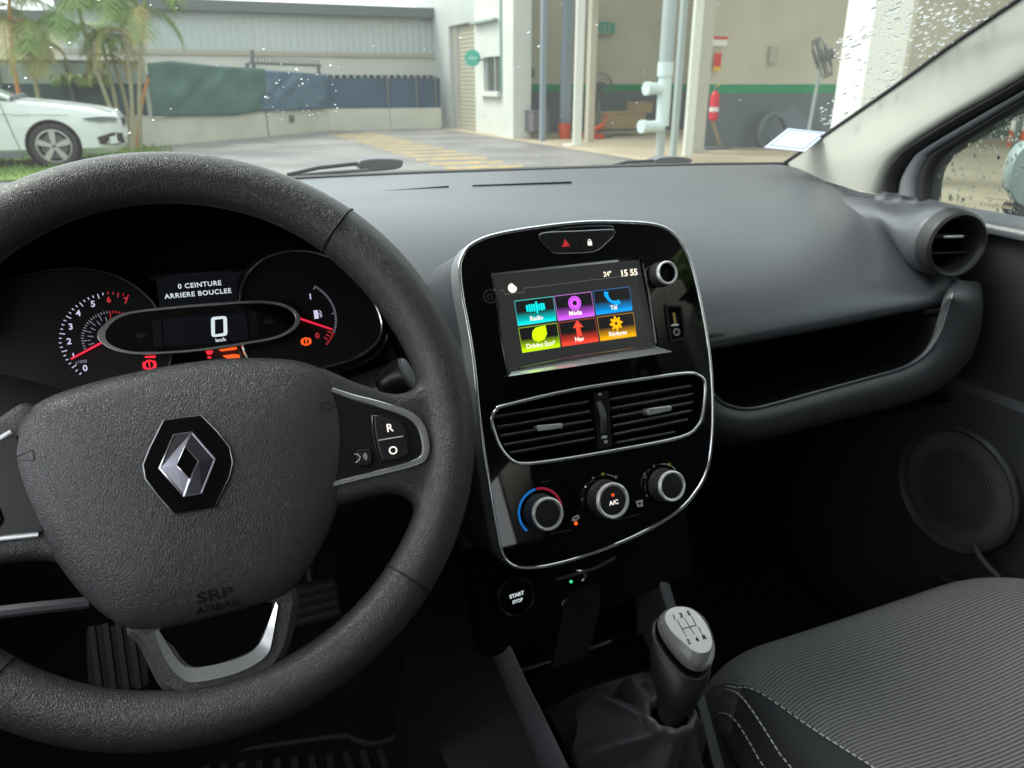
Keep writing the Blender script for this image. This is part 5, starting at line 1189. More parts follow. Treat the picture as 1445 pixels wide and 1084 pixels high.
# ================================================================== OUTSIDE: ground and markings
M['asphalt'] = mat('wet_asphalt', (.16, .155, .15), .55, noise=(.8, .25, (.25, .24, .225)), bump=('noise', 60, .2, .01))
M['concrete'] = mat('yard_concrete', (.36, .30, .21), .6, noise=(.5, .2, (.48, .42, .31)))
M['grassm'] = mat('lawn', (.10, .19, .03), .9, noise=(3, .05, (.2, .28, .06)), bump=('noise', 25, 1, .05))
M['wallwhite'] = mat('white_wall_paint', (.56, .58, .54), .75, noise=(.7, .05, (.64, .65, .60)))
M['wallbeige'] = mat('beige_wall_paint', (.44, .42, .33), .75, noise=(.5, .05, (.54, .52, .42)))
M['wallgrey'] = mat('grey_wall_paint', (.11, .14, .15), .6, noise=(.6, .1, (.13, .16, .17)))
M['green'] = mat('green_stripe_paint', (.015, .26, .12), .5)
M['clad'] = mat('corrugated_cladding', (.42, .465, .45), .5, noise=(.3, .05, (.48, .51, .49)), bump=('wave', 1.6, .5, .03, 'X'))
M['clad2'] = mat('pale_fascia', (.48, .48, .43), .6, noise=(.5, .05, (.55, .55, .49)))
M['dgrey'] = mat('dark_gutter', (.12, .14, .14), .5)
M['tarpg'] = mat('green_tarp', (.06, .13, .11), .7, noise=(1.3, .05, (.085, .18, .15)), bump=('noise', 1.6, .6, .12))
M['tarpb'] = mat('blue_tarp', (.08, .14, .20), .7, noise=(1.5, .05, (.12, .19, .25)), bump=('noise', 1.6, .6, .2))
M['navy'] = mat('navy_netting', (.045, .08, .12), .7, noise=(1.2, .1, (.06, .11, .17)))
M['darknet'] = mat('dark_screen_netting', (.05, .085, .10), .8, noise=(1.0, .1, (.07, .11, .125)))
M['lowwall'] = mat('rendered_low_wall', (.50, .50, .42), .8, noise=(1.2, .05, (.60, .59, .50)))
M['yellow'] = mat('yellow_road_paint', (.48, .34, .12), .7, noise=(3.5, .05, (.24, .21, .16)))
M['pvc'] = mat('grey_pvc_pipe', (.34, .40, .39), .4)
M['pvcl'] = mat('pale_pvc_pipe', (.55, .66, .64), .35)
M['postw'] = mat('white_post_paint', (.70, .72, .66), .5)
M['liftb'] = mat('blue_grey_steel', (.22, .27, .31), .45)
def struct(name, vf, m, **k): o = obj(name, vf, m, None, **k); o['kind'] = 'structure'; return o
def quad(x0, x1, y0, y1, z): return [(x0, y0, z), (x1, y0, z), (x1, y1, z), (x0, y1, z)], [(0, 1, 2, 3)]
struct('ground', quad(-400, 400, -400, 400, -.012), M['asphalt'], smooth=False)
struct('road', quad(-30, 7.25, -20, 40, 0), M['asphalt'], smooth=False)
struct('concrete_floor', quad(7.25, 40, -25, 26, .006), M['concrete'], smooth=False)
lawn = [(-25, 11.5), (-.9, 12.2), (-.4, 14), (-.2, 17.6), (-.6, 18.0), (-25, 18.0)]
struct('grass_verge', ([(x, y, .02) for x, y in lawn], [tuple(range(6))]), M['grassm'], smooth=False)
# grass tufts
rnd = random.Random(4); gv, gf = [], []
for _ in range(9000):
    x = -12 + 12 * rnd.random(); y = 12.3 + 5.4 * rnd.random()
    a = rnd.random() * 6.28; h = .05 + .09 * rnd.random(); n = len(gv)
    gv += [(x - .012 * math.cos(a), y - .012 * math.sin(a), .02), (x + .012 * math.cos(a), y + .012 * math.sin(a), .02), (x + rnd.uniform(-.03, .03), y + rnd.uniform(-.03, .03), h)]; gf.append((n, n + 1, n + 2))
o = obj('grass', (gv, gf), mat('grass_blade', (.14, .24, .05), .8), None, smooth=False); o['kind'] = 'stuff'; tag(o, 'short green grass growing around the parked white car', 'grass')
# yellow hatching
st = []
yl = tag(obj('floor_marking', join(*[([(3.75 + .0 * k, y, .004), (4.95, y - .15, .004), (5.10, y + .23, .004), (3.85, y + .40, .004)], [(0, 1, 2, 3)]) for k, y in enumerate([10.6 + .78 * j for j in range(14)])]), M['yellow'], None, smooth=False), 'worn yellow hatched stripes painted on the wet yard', 'road marking')
yl['kind'] = 'structure'

# ---- far warehouse
def zat(u, v, Y): return at(u, v, Y=Y).z
wh = thing('warehouse', 'long grey corrugated warehouse with a pale fascia and dark gutter', 'warehouse', (0, 25, 0))
WY = 24.0
xl, xr = at(88, 60, Y=WY).x, at(628, 60, Y=WY).x
zt, zm, zb = zat(400, 20, WY), zat(400, 76, WY), zat(500, 106, WY)
def bxz(x0, x1, Y, z0, z1, d=.3): return box(x0, x1, Y, Y + d, z0, z1)
obj('cladding', bxz(xl, xr, WY, zm, zt), M['clad'], wh, smooth=False)
obj('fascia_band', bxz(xl, xr, WY - .15, zb, zm), M['clad2'], wh, smooth=False)
obj('gutter', bxz(xl, xr, WY - .3, zt, zt + .27, .5), M['dgrey'], wh, smooth=False)
obj('flashing', bxz(xl, xr, WY - .2, zm - .06, zm + .05, .1), mat('flashing_tan', (.36, .34, .27), .6), wh, smooth=False)
obj('roof', ([(xl, WY, zt + .2), (xr, WY, zt + .2), (xr, WY + 14, zt + .3), (xl, WY + 14, zt + .3)], [(0, 1, 2, 3)]), M['clad'], wh, smooth=False)
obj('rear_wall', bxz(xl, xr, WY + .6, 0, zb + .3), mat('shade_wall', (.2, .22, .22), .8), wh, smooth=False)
obj('end_post', bxz(at(617, 60, Y=WY).x, at(632, 60, Y=WY).x, WY - .4, zb - .05, zt + .3, .3), M['postw'], wh, smooth=False)
for k in range(40):
    x = at(460, 105, Y=WY - .2).x + k * .1
    if x < xr: obj('soffit_rib', box(x, x + .045, WY - .2, WY - .05, zb - .10, zb), M['clad2'], wh, smooth=False) if k % 2 == 0 else None
# ---- wall with navy netting under the warehouse
FY = 22.6
nw = thing('netting_fence', 'navy netting fence on a white low wall under the warehouse fascia', 'fence', (5.7, FY, 0))
xa, xb = at(458, 150, Y=FY).x, at(622, 150, Y=FY).x
obj('net_panel', bxz(xa, xb, FY, zat(540, 153, FY), zat(540, 110, FY), .05), M['navy'], nw, smooth=False)
for u0, u1 in ((458, 548), (548.6, 621)):
    obj('low_wall', bxz(at(u0, 150, Y=FY).x, at(u1, 150, Y=FY).x, FY - .1, 0, zat(540, 153, FY), .2), M['lowwall'], nw, smooth=False)
for u in (548, 588, 615): obj('post', bxz(at(u, 150, Y=FY).x - .03, at(u, 150, Y=FY).x + .03, FY - .05, 0, zat(540, 107, FY), .05), M['dgrey'], nw, smooth=False)
# ---- diagonal fence with tarps
Pd0, Pd1 = Vector((-.55, 17.95, 0)), Vector((4.05, 22.45, 0))
ddir = (Pd1 - Pd0).normalized(); dn = Vector((ddir.y, -ddir.x, 0))
DPL = (Pd0, dn)
DFr = FR(Pd0, ddir, (0, 0, 1))
ld_ = thing('low_wall', 'cream rendered low wall running diagonally behind the palms', 'wall', Pd0)
wt = [(203, 167), (260, 163), (330, 163), (372, 155), (460, 152)]
Wt = [DFr.uv(u, v) for u, v in wt]
Lw = (Pd1 - Pd0).length
obj('wall_face', prism([(-.1, 0), (Lw, 0)] + [(min(x, Lw), y) for x, y in reversed(Wt)], DFr, -.2, 0), M['lowwall'], ld_, smooth=False)
for u in (377,): x = DFr.uv(u, 180)[0]; obj('joint', fbox(DFr, x, x + .03, 0, .9, 0, .012), M['dgrey'], ld_, smooth=False)
obj('opening_box', fbox(DFr, DFr.uv(408, 170)[0], DFr.uv(415, 170)[0], .28, .46, 0, .015), M['dgrey'], ld_, smooth=False)
def cloth(name, pxs, m, label, cat, seed, amp=.06):
    rnd = random.Random(seed); n = 40; P = [DFr.uv(u, v, .05) for u, v in pxs]
    half = len(P) // 2; topl = resamp([Vector((a, b, 0)) for a, b in P[:half]], n); bot = resamp([Vector((a, b, 0)) for a, b in reversed(P[half:])], n)
    rows = []
    for j in range(16):
        t = j / 15; rows.append([DFr.w(a.x + (b.x - a.x) * t, a.y + (b.y - a.y) * t, .06 + amp * (.5 + .5 * math.sin(a.x * 5 + t * 4 + 2 * math.sin(a.x * 2.3 + t * 5))) * math.sin(math.pi * min(1, t + .1))) for a, b in zip(topl, bot)])
    return tag(obj(name, loft(rows), m, None, solid=.01), label, cat)
cloth('tarpaulin', [(207, 89), (240, 86), (300, 93), (372, 97), (372, 156), (330, 163), (260, 164), (215, 165)], M['tarpg'], 'sagging dark green tarpaulin hung on the fence above the cream wall', 'tarpaulin', 1)
cloth('tarpaulin', [(366, 99), (400, 101), (460, 105), (460, 154), (410, 156), (368, 157)], M['tarpb'], 'faded blue tarpaulin hung between the green one and the warehouse', 'tarpaulin', 2, .05)
rl = thing('railing', 'dark metal rail with small spikes on top above the blue tarpaulin', 'railing', DFr.w(4, 0, 0))
xa_, xb_ = DFr.uv(352, 92)[0], DFr.uv(452, 92)[0]; zz = DFr.uv(400, 91)[1]
obj('top_rail', fbox(DFr, xa_, xb_, zz - .03, zz + .03, -.03, .03), M['dgrey'], rl, smooth=False)
for u in (352, 361, 452): x = DFr.uv(u, 92)[0]; obj('post', fbox(DFr, x - .03, x + .03, 0, zz + (.3 if u == 361 else 0), -.1, -.04), M['dgrey'], rl, smooth=False)
for k in range(22): x = xa_ + (xb_ - xa_) * (k + .5) / 22; obj('spike', fbox(DFr, x - .012, x + .012, zz + .03, zz + .14, -.01, .01), M['dgrey'], rl, smooth=False)
# left run of mesh fence
ns = thing('mesh_fence', 'pale wire mesh fence over dark netting behind the white car', 'fence', (-3, 18.4, 0))
LY = 18.5
x0_, x1_ = -9.0, at(206, 120, Y=LY).x
zt2, zm2 = zat(100, 87, LY), zat(100, 118, LY)
def meshmat():
    m = bpy.data.materials.new('wire_mesh'); m.use_nodes = True; n = m.node_tree.nodes; l = m.node_tree.links; p = n['Principled BSDF']
    p.inputs['Base Color'].default_value = (.36, .45, .43, 1); p.inputs['Roughness'].default_value = .6; p.inputs['Alpha'].default_value = .8
    return m
obj('mesh_panel', bxz(x0_, x1_, LY, zm2, zt2, .02), meshmat(), ns, smooth=False)
obj('net_panel', bxz(x0_, x1_, LY, .55, zm2, .03), M['darknet'], ns, smooth=False)
obj('low_wall', bxz(x0_, x1_, LY - .05, 0, .6, .2), M['lowwall'], ns, smooth=False)
obj('top_rail', bxz(x0_, x1_, LY - .03, zt2 - .02, zt2 + .03, .06), M['dgrey'], ns, smooth=False)
for u in (100, 206, 0): x = at(u, 120, Y=LY).x; obj('post', bxz(x - .04, x + .04, LY - .08, 0, zt2 + .05, .06), M['postw'] if u == 206 else M['dgrey'], ns, smooth=False)
# cream building left
cbd = thing('cream_building', 'cream building with a small balcony behind the palms', 'building', (-6, 33, 0))
obj('walls', box(-30, at(95, 60, Y=32).x, 32, 40, 0, zat(60, 30, 32)), mat('cream_render', (.70, .66, .50), .8), cbd, smooth=False)
obj('roof', box(-30.3, at(97, 60, Y=32).x + .3, 31.6, 40.4, zat(60, 30, 32), zat(60, 30, 32) + .3), M['dgrey'], cbd, smooth=False)
for u0, u1, v0, v1 in ((52, 66, 45, 62), (88, 96, 52, 75)): obj('window', box(at(u0, v0, Y=31.9).x, at(u1, v0, Y=31.9).x, 31.93, 31.99, zat(u0, v1, 31.9), zat(u0, v0, 31.9)), M['liftb'], cbd, smooth=False)

M['signp'] = mat('plate_white', (.7, .7, .7), .4)
# ---- white car
wc = thing('parked_car', 'white hatchback car parked side on over the grass verge', 'car', (-2.6, 14.8, 0))
M['tint'] = mat('car_window_tint', (.03, .04, .045), .05)
CX, CY = -.66, 13.85  # nose x, near side y
# stations from the nose backward: (dx, belt half width, hood height z, bottom z)
W2 = .88; yc = CY + W2
stn = [(0.00, .50, .52, .70, .30), (.06, .66, .40, .78, .24), (.18, .76, .30, .82, .20), (.40, .83, .24, .86, .19), (.75, .87, .22, .91, .19), (1.20, .885, .22, .96, .19), (1.55, .89, .22, 1.00, .19), (1.75, .89, .22, 1.03, .19), (2.6, .89, .22, 1.02, .19), (3.5, .89, .22, 1.03, .19), (4.05, .85, .25, 1.02, .25), (4.25, .75, .35, .95, .35)]
rows = []
for dx, hw, _, top, bot in stn:
    x = CX - dx; sec = []
    prof = [(.86, bot), (1.0, bot + .10), (1.0, .45), (1.0, .62), (.985, min(.78, top - .06)), (.94, top - .035), (.8, top + .0), (.4, top + .03), (0, top + .035)]
    near = [Vector((x, yc - hw * f, z)) for f, z in prof]; far = [Vector((x, yc + hw * f, z)) for f, z in reversed(prof[:-1])]
    rows.append(near + far + [Vector((x, yc, bot))])
bodyo = obj('body', loft(rows, True, True), M['carwhite'], wc)
cutm = bpy.data.meshes.new('cut')
def cyl(x, y0, y1, z, r, n=40): return loft([[Vector((x + r * math.cos(2 * math.pi * k / n), y, z + r * math.sin(2 * math.pi * k / n))) for k in range(n)] for y in (y0, y1)], True, True)
WXF, WXR = CX - .97, CX - .97 - 2.55; WR = .325; WZ = .325
cut = obj('cut', join(cyl(WXF, CY - .3, CY + .3, WZ + .01, .375), cyl(WXR, CY - .3, CY + .3, WZ + .01, .375)), M['rubber'], None)
bpy.context.view_layer.update()
bo = bodyo.modifiers.new('b', 'BOOLEAN'); bo.operation = 'DIFFERENCE'; bo.object = cut; bo.solver = 'EXACT'
dg = bpy.context.evaluated_depsgraph_get(); nm_ = bpy.data.meshes.new_from_object(bodyo.evaluated_get(dg)); bodyo.modifiers.clear(); bodyo.data = nm_
nm_.polygons.foreach_set('use_smooth', [True] * len(nm_.polygons)); nm_.set_sharp_from_angle(angle=R(35))
bpy.data.objects.remove(cut)
# greenhouse
gh = [(1.52, .80, 1.0), (2.35, .66, 1.42), (3.2, .65, 1.46), (3.9, .66, 1.36), (4.15, .74, 1.0)]
rows = [[Vector((CX - dx, yc - hb, 1.0)), Vector((CX - dx2, yc - ht, zt3)), Vector((CX - dx2, yc + ht, zt3)), Vector((CX - dx, yc + hb, 1.0))] for dx, hb, dx2, ht, zt3 in ((1.45, .80, 1.5, .76, 1.02), (1.6, .82, 2.35, .64, 1.40), (2.6, .83, 2.8, .64, 1.45), (3.5, .82, 3.3, .63, 1.44), (4.1, .78, 3.9, .62, 1.34), (4.2, .76, 4.15, .70, 1.02))]
obj('cabin_glass', loft(rows, False, True), mat('car_glass', (.25, .32, .31), .08), wc, smooth=False)
for pts, r in ((((1.42, -.80, 1.0), (2.33, -.65, 1.41), (2.8, -.65, 1.46), (3.3, -.64, 1.45), (3.95, -.63, 1.33)), .035), (((2.62, -.84, 1.0), (2.62, -.66, 1.44)), .03)):
    obj('roof_pillar', tube([Vector((CX - a, yc + b, c)) for a, b, c in pts], r, 8), M['carwhite'], wc)
obj('roof_panel', loft([[Vector((CX - dx, yc + s * .66, z)) for s in (-1, -.5, 0, .5, 1)] for dx, z in ((2.32, 1.415), (2.8, 1.47), (3.3, 1.46), (3.95, 1.34))]), M['carwhite'], wc, solid=.02)
obj('windscreen_base', tube([Vector((CX - 1.42, yc - .80, 1.01)), Vector((CX - 1.34, yc, 1.05)), Vector((CX - 1.42, yc + .8, 1.01))], .03, 8), M['dgrey'], wc)
for wx in (WXF, WXR):
    wlr = obj('wheel', lathe([(WR * .72, .02), (WR * .9, .03), (WR, .01), (WR, -.2), (WR * .7, -.2)], FR((wx, CY + .03, WZ), (1, 0, 0), (0, 0, 1)), n=40, cap=False), M['rubber'], wc)
    WF = FR((wx, CY + .03, WZ), (1, 0, 0), (0, 0, 1))
    obj('rim', join(lathe([(WR * .74, .022), (WR * .70, .026), (WR * .66, .01), (WR * .66, -.06)], WF, n=40, cap=False), *[prism([(r_ * math.cos(a + da), r_ * math.sin(a + da)) for r_, da in ((.03, -.9), (.2, -.22), (.225, -.12), (.225, .12), (.2, .22), (.03, .9))], WF, -.01, .018) for a in [R(18 + 72 * k) for k in range(5)]]), mat('alloy_rim', (.42, .40, .38), .35, .7) if wx == WXF else bpy.data.materials['alloy_rim'], wlr)
    obj('brake_disc', prism(disc((0, 0), .18, 24), WF, -.06, -.05), M['dgrey'], wlr)
    obj('wheel_arch', lathe([(.375, -.001), (.37, -.25), (.001, -.26)], FR((wx, CY + .02, WZ + .01), (1, 0, 0), (0, 0, 1)), n=32, cap=False), M['deep'], wc)
CSF = FR((CX, CY, 0), (1, 0, 0), (0, 0, 1))
def onside(pts, dy, h): return [(x, z) for x, z in pts]
hl = [Vector((CX - a, b, c)) for a, b, c in ((.52, CY + .01, .73), (.30, CY + .05, .745), (.12, CY + .15, .735), (.03, CY + .26, .70), (.08, CY + .15, .665), (.28, CY + .05, .66), (.45, CY + .015, .69))]
obj('headlight', (hl + [p + Vector((.0, .08, 0)) for p in hl], [tuple(range(7)), tuple(range(13, 6, -1))] + [(i, (i + 1) % 7, 7 + (i + 1) % 7, 7 + i) for i in range(7)]), mat('headlight_lens', (.12, .14, .15), .1), wc, smooth=False, bevel=.004)
hl2 = [p + Vector((.0, -.006, -.0)) for p in hl]
obj('headlight_strip', tube([hl[0] + Vector((0, -.01, 0)), hl[1] + Vector((0, -.01, .0)), hl[2] + Vector((.01, -.01, 0))], .008, 6), M['chrome'], wc)
bi = [Vector((CX - a, b, c)) for a, b, c in ((.36, CY + .04, .44), (.16, CY + .11, .50), (.02, CY + .24, .49), (.0, CY + .26, .34), (.12, CY + .12, .32), (.34, CY + .045, .34))]
obj('bumper_intake', (bi + [p + Vector((-.02, .1, 0)) for p in bi], [tuple(range(6)), tuple(range(11, 5, -1))] + [(i, (i + 1) % 6, 6 + (i + 1) % 6, 6 + i) for i in range(6)]), M['rubber'], wc, smooth=False)
fgp = [Vector((CX - .20, CY + .08, .44)), Vector((CX - .10, CY + .14, .46)), Vector((CX - .10, CY + .14, .34)), Vector((CX - .20, CY + .08, .34))]
obj('bumper_blade', (fgp + [p + Vector((0, -.03, 0)) for p in fgp], [(0, 1, 2, 3), (4, 7, 6, 5), (0, 4, 5, 1), (1, 5, 6, 2), (2, 6, 7, 3), (3, 7, 4, 0)]), M['carwhite'], wc, smooth=False)
obj('door_seam', tube([Vector((CX - 1.55, CY - .010, .96)), Vector((CX - 1.50, CY - .012, .7)), Vector((CX - 1.42, CY - .012, .3))], .006, 5), M['dgrey'], wc)
obj('bonnet_seam', tube([Vector((CX - 1.42, CY + .10, 1.0)), Vector((CX - .9, CY + .10, .955)), Vector((CX - .4, CY + .15, .885)), Vector((CX - .12, CY + .26, .80))], .006, 5), M['dgrey'], wc)
obj('shoulder_crease', tube([Vector((CX - 3.4, CY - .004, .80)), Vector((CX - 1.5, CY - .004, .80)), Vector((CX - .7, CY + .012, .775))], .008, 6), M['carwhite'], wc)
obj('side_badge', box(CX - 1.42, CX - 1.22, CY - .012, CY + .01, .78, .81), M['chrome'], wc)
obj('number_plate', box(CX - .0, CX + .02, yc - .26, yc + .26, .42, .53), M['signp'], wc)
obj('grille', box(CX - .03, CX + .012, yc - .5, yc + .5, .58, .70), M['rubber'], wc, bevel=.01)
obj('door_mirror', loft([[Vector((CX - 1.85 + a * s, CY - .12 + dy, 1.03 + b * s)) for a, b in rounded([(-.09, -.07), (.11, -.06), (.09, .07), (-.06, .06)], .03)] for dy, s in ((-.08, .6), (-.05, 1), (.05, 1), (.08, .6))], True, True), M['carwhite'], wc)
obj('sill_skirt', box(CX - 3.1, CX - 1.4, CY + .0, CY + .06, .17, .24), M['dgrey'], wc, bevel=.01)

# ---- palms
M['frond'] = mat('palm_frond', (.12, .24, .06), .6, noise=(2.0, .05, (.26, .33, .09)))
M['frondy'] = mat('palm_frond_dry', (.38, .29, .10), .7, noise=(3, .05, (.25, .30, .10)))
M['ptrunk'] = mat('palm_trunk', (.26, .25, .15), .8, noise=(9, .05, (.38, .34, .22), (1, 1, 6)))
M['ptrunkr'] = mat('palm_crownshaft_orange', (.48, .22, .07), .7)
def frond(o, d, L, droop, rnd, V, Fc):
    pts = []; up = Vector((0, 0, 1)); p = Vector(o); dr = Vector(d).normalized()
    for k in range(15):
        pts.append(p.copy()); p = p + dr * (L / 14); dr = (dr + Vector((0, 0, -droop * (k + 2) / 60))).normalized()
    for k in range(1, 15):
        T = (pts[k] - pts[k - 1]).normalized(); side = T.cross(up)
        if side.length < .05: side = Vector((1, 0, 0))
        side.normalize(); ll = L * .42 * math.sin(math.pi * (k + 1) / 17) ** .7
        for s in (1, -1):
            for m in range(3):
                b = pts[k - 1].lerp(pts[k], m * .33 + rnd.random() * .15); dd = (side * s + T * .75 + Vector((0, 0, -.10 - .45 * rnd.random()))).normalized()
                wv = T * .0065; n = len(V); mid = b + dd * ll * .55; tip = b + dd * ll + Vector((0, 0, -.22 * ll))
                V += [b - wv, b + wv, mid + wv * 1.3, tip, mid - wv * 1.3]; Fc += [(n, n + 1, n + 2, n + 4), (n + 4, n + 2, n + 3)]
    v, f = tube(pts, .009, 4); n = len(V); V += v; Fc += [tuple(i + n for i in q) for q in f]
def palm(u0, v0, u1, v1, Y0, Y1, label, seed, L=1.5, nf=9, dry=.2, orange=False, crown=True, r=.034):
    rnd = random.Random(seed); b = at(u0, v0, Y=Y0); b.z = max(b.z, 0); t = at(u1, v1, Y=Y1)
    o = thing('palm_tree', label, 'palm', (b.x, b.y, 0), group='slender clumped palms by the low wall')
    mid = b.lerp(t, .5) + Vector((rnd.uniform(-.08, .08), 0, 0)); b.z = 0
    path = [Vector(q) for q in cr([b, mid, t], 8, False)]
    obj('trunk', tube(path, r, 8, scales=[1.25 - .4 * k / 16 for k in range(17)]), M['ptrunkr'] if orange else M['ptrunk'], o)
    if not crown: return o
    obj('crownshaft', tube([t, t + (t - mid).normalized() * .35], r * 1.1, 8, scales=[1, .6]), M['ptrunkr'] if rnd.random() < .5 else M['frond'], o)
    V, Fc, V2, F2 = [], [], [], []
    tt = t + (t - mid).normalized() * .3
    for k in range(nf):
        a = 2 * math.pi * k / nf + rnd.random() * .8; el = rnd.uniform(.25, 1.25)
        d = (math.cos(a) * math.cos(el), math.sin(a) * math.cos(el), math.sin(el))
        if rnd.random() < dry: frond(t, (d[0], d[1], .15), L * .8, 3.0, rnd, V2, F2)
        else: frond(tt, d, L * rnd.uniform(.8, 1.15), 1.6, rnd, V, Fc)
    if V: obj('crown', (V, Fc), M['frond'], o, smooth=False)
    if V2: obj('dead_fronds', (V2, F2), M['frondy'], o, smooth=False)
    return o
palm(178, 200, 118, 38, 17.3, 17.3, 'palm leaning left out of the clump beside the white car', 1, 1.4, 8, .1)
palm(186, 205, 172, 40, 17.0, 17.2, 'upright green palm in the middle of the clump by the low wall', 2, 1.3, 8, .25)
palm(197, 205, 204, 10, 17.1, 16.8, 'tall straight rightmost palm of the clump, grey trunk', 3, 1.2, 8, .5)
palm(193, 205, 209, 110, 17.3, 17.3, 'short orange trunked palm stem leaning right in the clump', 4, .6, 0, 0, True, False)
palm(172, 195, 148, 78, 17.6, 17.7, 'slim palm with yellowing fronds leaning left in the clump', 5, .8, 7, .5)
palm(186, 200, 160, 85, 17.9, 17.9, 'thin back palm stem with sparse green fronds', 6, .6, 6, .4)
palm(30, 160, 15, 28, 17.2, 17.2, 'orange trunked palm with dry fronds above the white car windscreen', 7, 1.3, 10, .45, True)
palm(56, 150, 48, 60, 17.4, 17.4, 'green palm over the bonnet of the white car', 8, 1.1, 8, .3)
palm(-60, 160, -50, 10, 17.4, 17.4, 'leafy palm at the far left edge of the view', 9, 1.6, 10, .1)
sh_ = random.Random(9); V, Fc = [], []
for k in range(16):
    a = sh_.random() * 6.28; frond((at(112, 92, Y=18.2) + Vector((sh_.uniform(-.3, .3), 0, -.3))), (math.cos(a), math.sin(a), 1.2), .5, 2, sh_, V, Fc)
tag(obj('hedge_bush', (V, Fc), M['frond'], None, smooth=False), 'small green bush topping the mesh fence between the palms', 'bush')

# ---- garage building
GX = 7.6
ga = thing('garage_building', 'white workshop building with a beige roller door and open service bays', 'building', (GX, 18, 0))
def ygx(u): return at(u, 150, X=GX).y
yD0, yD1 = ygx(636), ygx(671); yP1 = ygx(733)
zD = at(655, 33, X=GX).z
HB = 6.0
obj('wall', join(box(GX, GX + .25, yD0, yD0 + 3, 0, HB), box(GX, GX + .25, yD1, yD0, zD, HB)), M['clad'], ga, smooth=False)
obj('front_wall', join(box(GX, GX + .25, ygx(683), yD1, 0, HB), box(GX, GX + .25, ygx(706), ygx(683), 0, at(695, 129, X=GX).z), box(GX, GX + .25, ygx(706), ygx(683), at(695, 80, X=GX).z, HB), box(GX, GX + .25, ygx(729), ygx(706), 0, HB)), M['wallwhite'], ga, smooth=False)
dr = obj('roller_door', box(GX + .12, GX + .18, yD1, yD0, 0, zD), mat('beige_roller_door', (.36, .35, .27), .6, bump=('wave', 3, .5, .02, 'Z')), ga, smooth=False)
for u in (640, 643): obj('door_edge', box(GX + .05, GX + .12, ygx(u) - .02, ygx(u) + .02, 0, zD), M['clad2'], dr, smooth=False)
wn = obj('window', box(GX + .10, GX + .13, ygx(706), ygx(683), at(695, 129, X=GX).z, at(695, 80, X=GX).z), mat('dim_window', (.18, .18, .16), .3), ga, smooth=False)
for k in range(4): y = ygx(706) + (ygx(683) - ygx(706)) * (k + .5) / 4; obj('window_bar', box(GX + .03, GX + .06, y - .03, y + .03, at(695, 129, X=GX).z, at(695, 80, X=GX).z), M['pvc'] if k % 2 else M['dgrey'], wn, smooth=False)
obj('window_sill', box(GX - .12, GX + .02, ygx(708), ygx(681), at(695, 136, X=GX).z, at(695, 129, X=GX).z), M['wallwhite'], wn, smooth=False)
obj('canopy_shade', box(GX - .15, GX, ygx(704), ygx(672), at(690, 28, X=GX).z - .05, at(690, 28, X=GX).z), M['pvc'], ga, smooth=False)
obj('drain_pipe', box(GX - .10, GX, ygx(716), ygx(711), at(714, 133, X=GX).z, HB), mat('green_grey_pipe', (.12, .20, .18), .5), ga, smooth=False)
obj('corner_pillar', box(GX - .16, GX + .3, ygx(733), ygx(718), 0, HB), M['wallwhite'], ga, smooth=False, bevel=.01)
# bay interior walls (stripe and dado)
def striped(name, x0, x1, Y, th, parent, top=HB):
    zs, zg = zat(900, 119, Y) , zat(900, 128, Y)
    Z1, Z2 = 1.03, 1.20
    w_ = obj(name, box(x0, x1, Y, Y + th, Z2, top), M['wallbeige'], parent, smooth=False)
    obj('green_stripe', box(x0, x1, Y - .003, Y + th + .003, Z1, Z2), M['green'], w_, smooth=False)
    obj('grey_dado', box(x0, x1, Y, Y + th, 0, Z1), M['wallgrey'], w_, smooth=False)
    return w_
BYB = 19.2
striped('partition_wall', GX + .25, 22, BYB, .2, ga)
xw = at(986, 150, Y=13.2).x
striped('partition_wall', xw, 22, 13.2, .2, ga)
obj('back_wall', box(22, 22.2, -22, 22, 1.2, HB), M['wallbeige'], ga, smooth=False)
obj('back_dado', box(22, 22.2, -22, 22, 0, 1.2), M['wallgrey'], ga, smooth=False)
for k_ in range(6): obj('roof_sheet', box(GX - .2 + 2.4 * k_, GX + 1.1 + 2.4 * k_, 5.0, 23, HB, HB + .2), M['clad'], ga, smooth=False)  # unseen roof, gaps left between sheets to let daylight into the bays
# posts
def post(name, u, Y, w_, label, m, v=100, d=None, top=HB):
    p = at(u, v, Y=Y); o = thing(name, label, 'post', (p.x, Y, 0))
    obj('shaft', box(p.x - w_ / 2, p.x + w_ / 2, Y, Y + (d or w_), .0, top), m, o, smooth=False, bevel=.012)
    return o
pw = post('steel_post', 818, 14.9, .19, 'round footed white post in front of the open bay', M['postw'], d=.06); obj('base_plate', box(at(817, 100, Y=14.9).x - .18, at(817, 100, Y=14.9).x + .18, 14.86, 15.2, .0, .03), M['postw'], pw, smooth=False)
post('steel_post', 837, 15.6, .16, 'beige inner post just right of the tallest white post', M['wallbeige'])
post('lift_column', 768, 16.3, .11, 'slim blue grey lift column in the left bay', M['liftb'], top=4.2)
post('lift_column', 802, 17.0, .2, 'second blue grey lift column nearly hidden by the white post', M['liftb'], top=4.2)
pz = post('steel_post', 981, 11.9, .17, 'white steel post beside the thick grey drain pipe', M['postw'], v=100, d=.08)
post('steel_post', 994, 12.3, .28, 'grey beige wall end post right of the drain pipe', mat('greige_post', (.45, .44, .38), .7), v=100)
post('steel_post', 961, 11.8, .10, 'thin grey conduit post between the drain pipe and white post', M['pvc'], v=100)
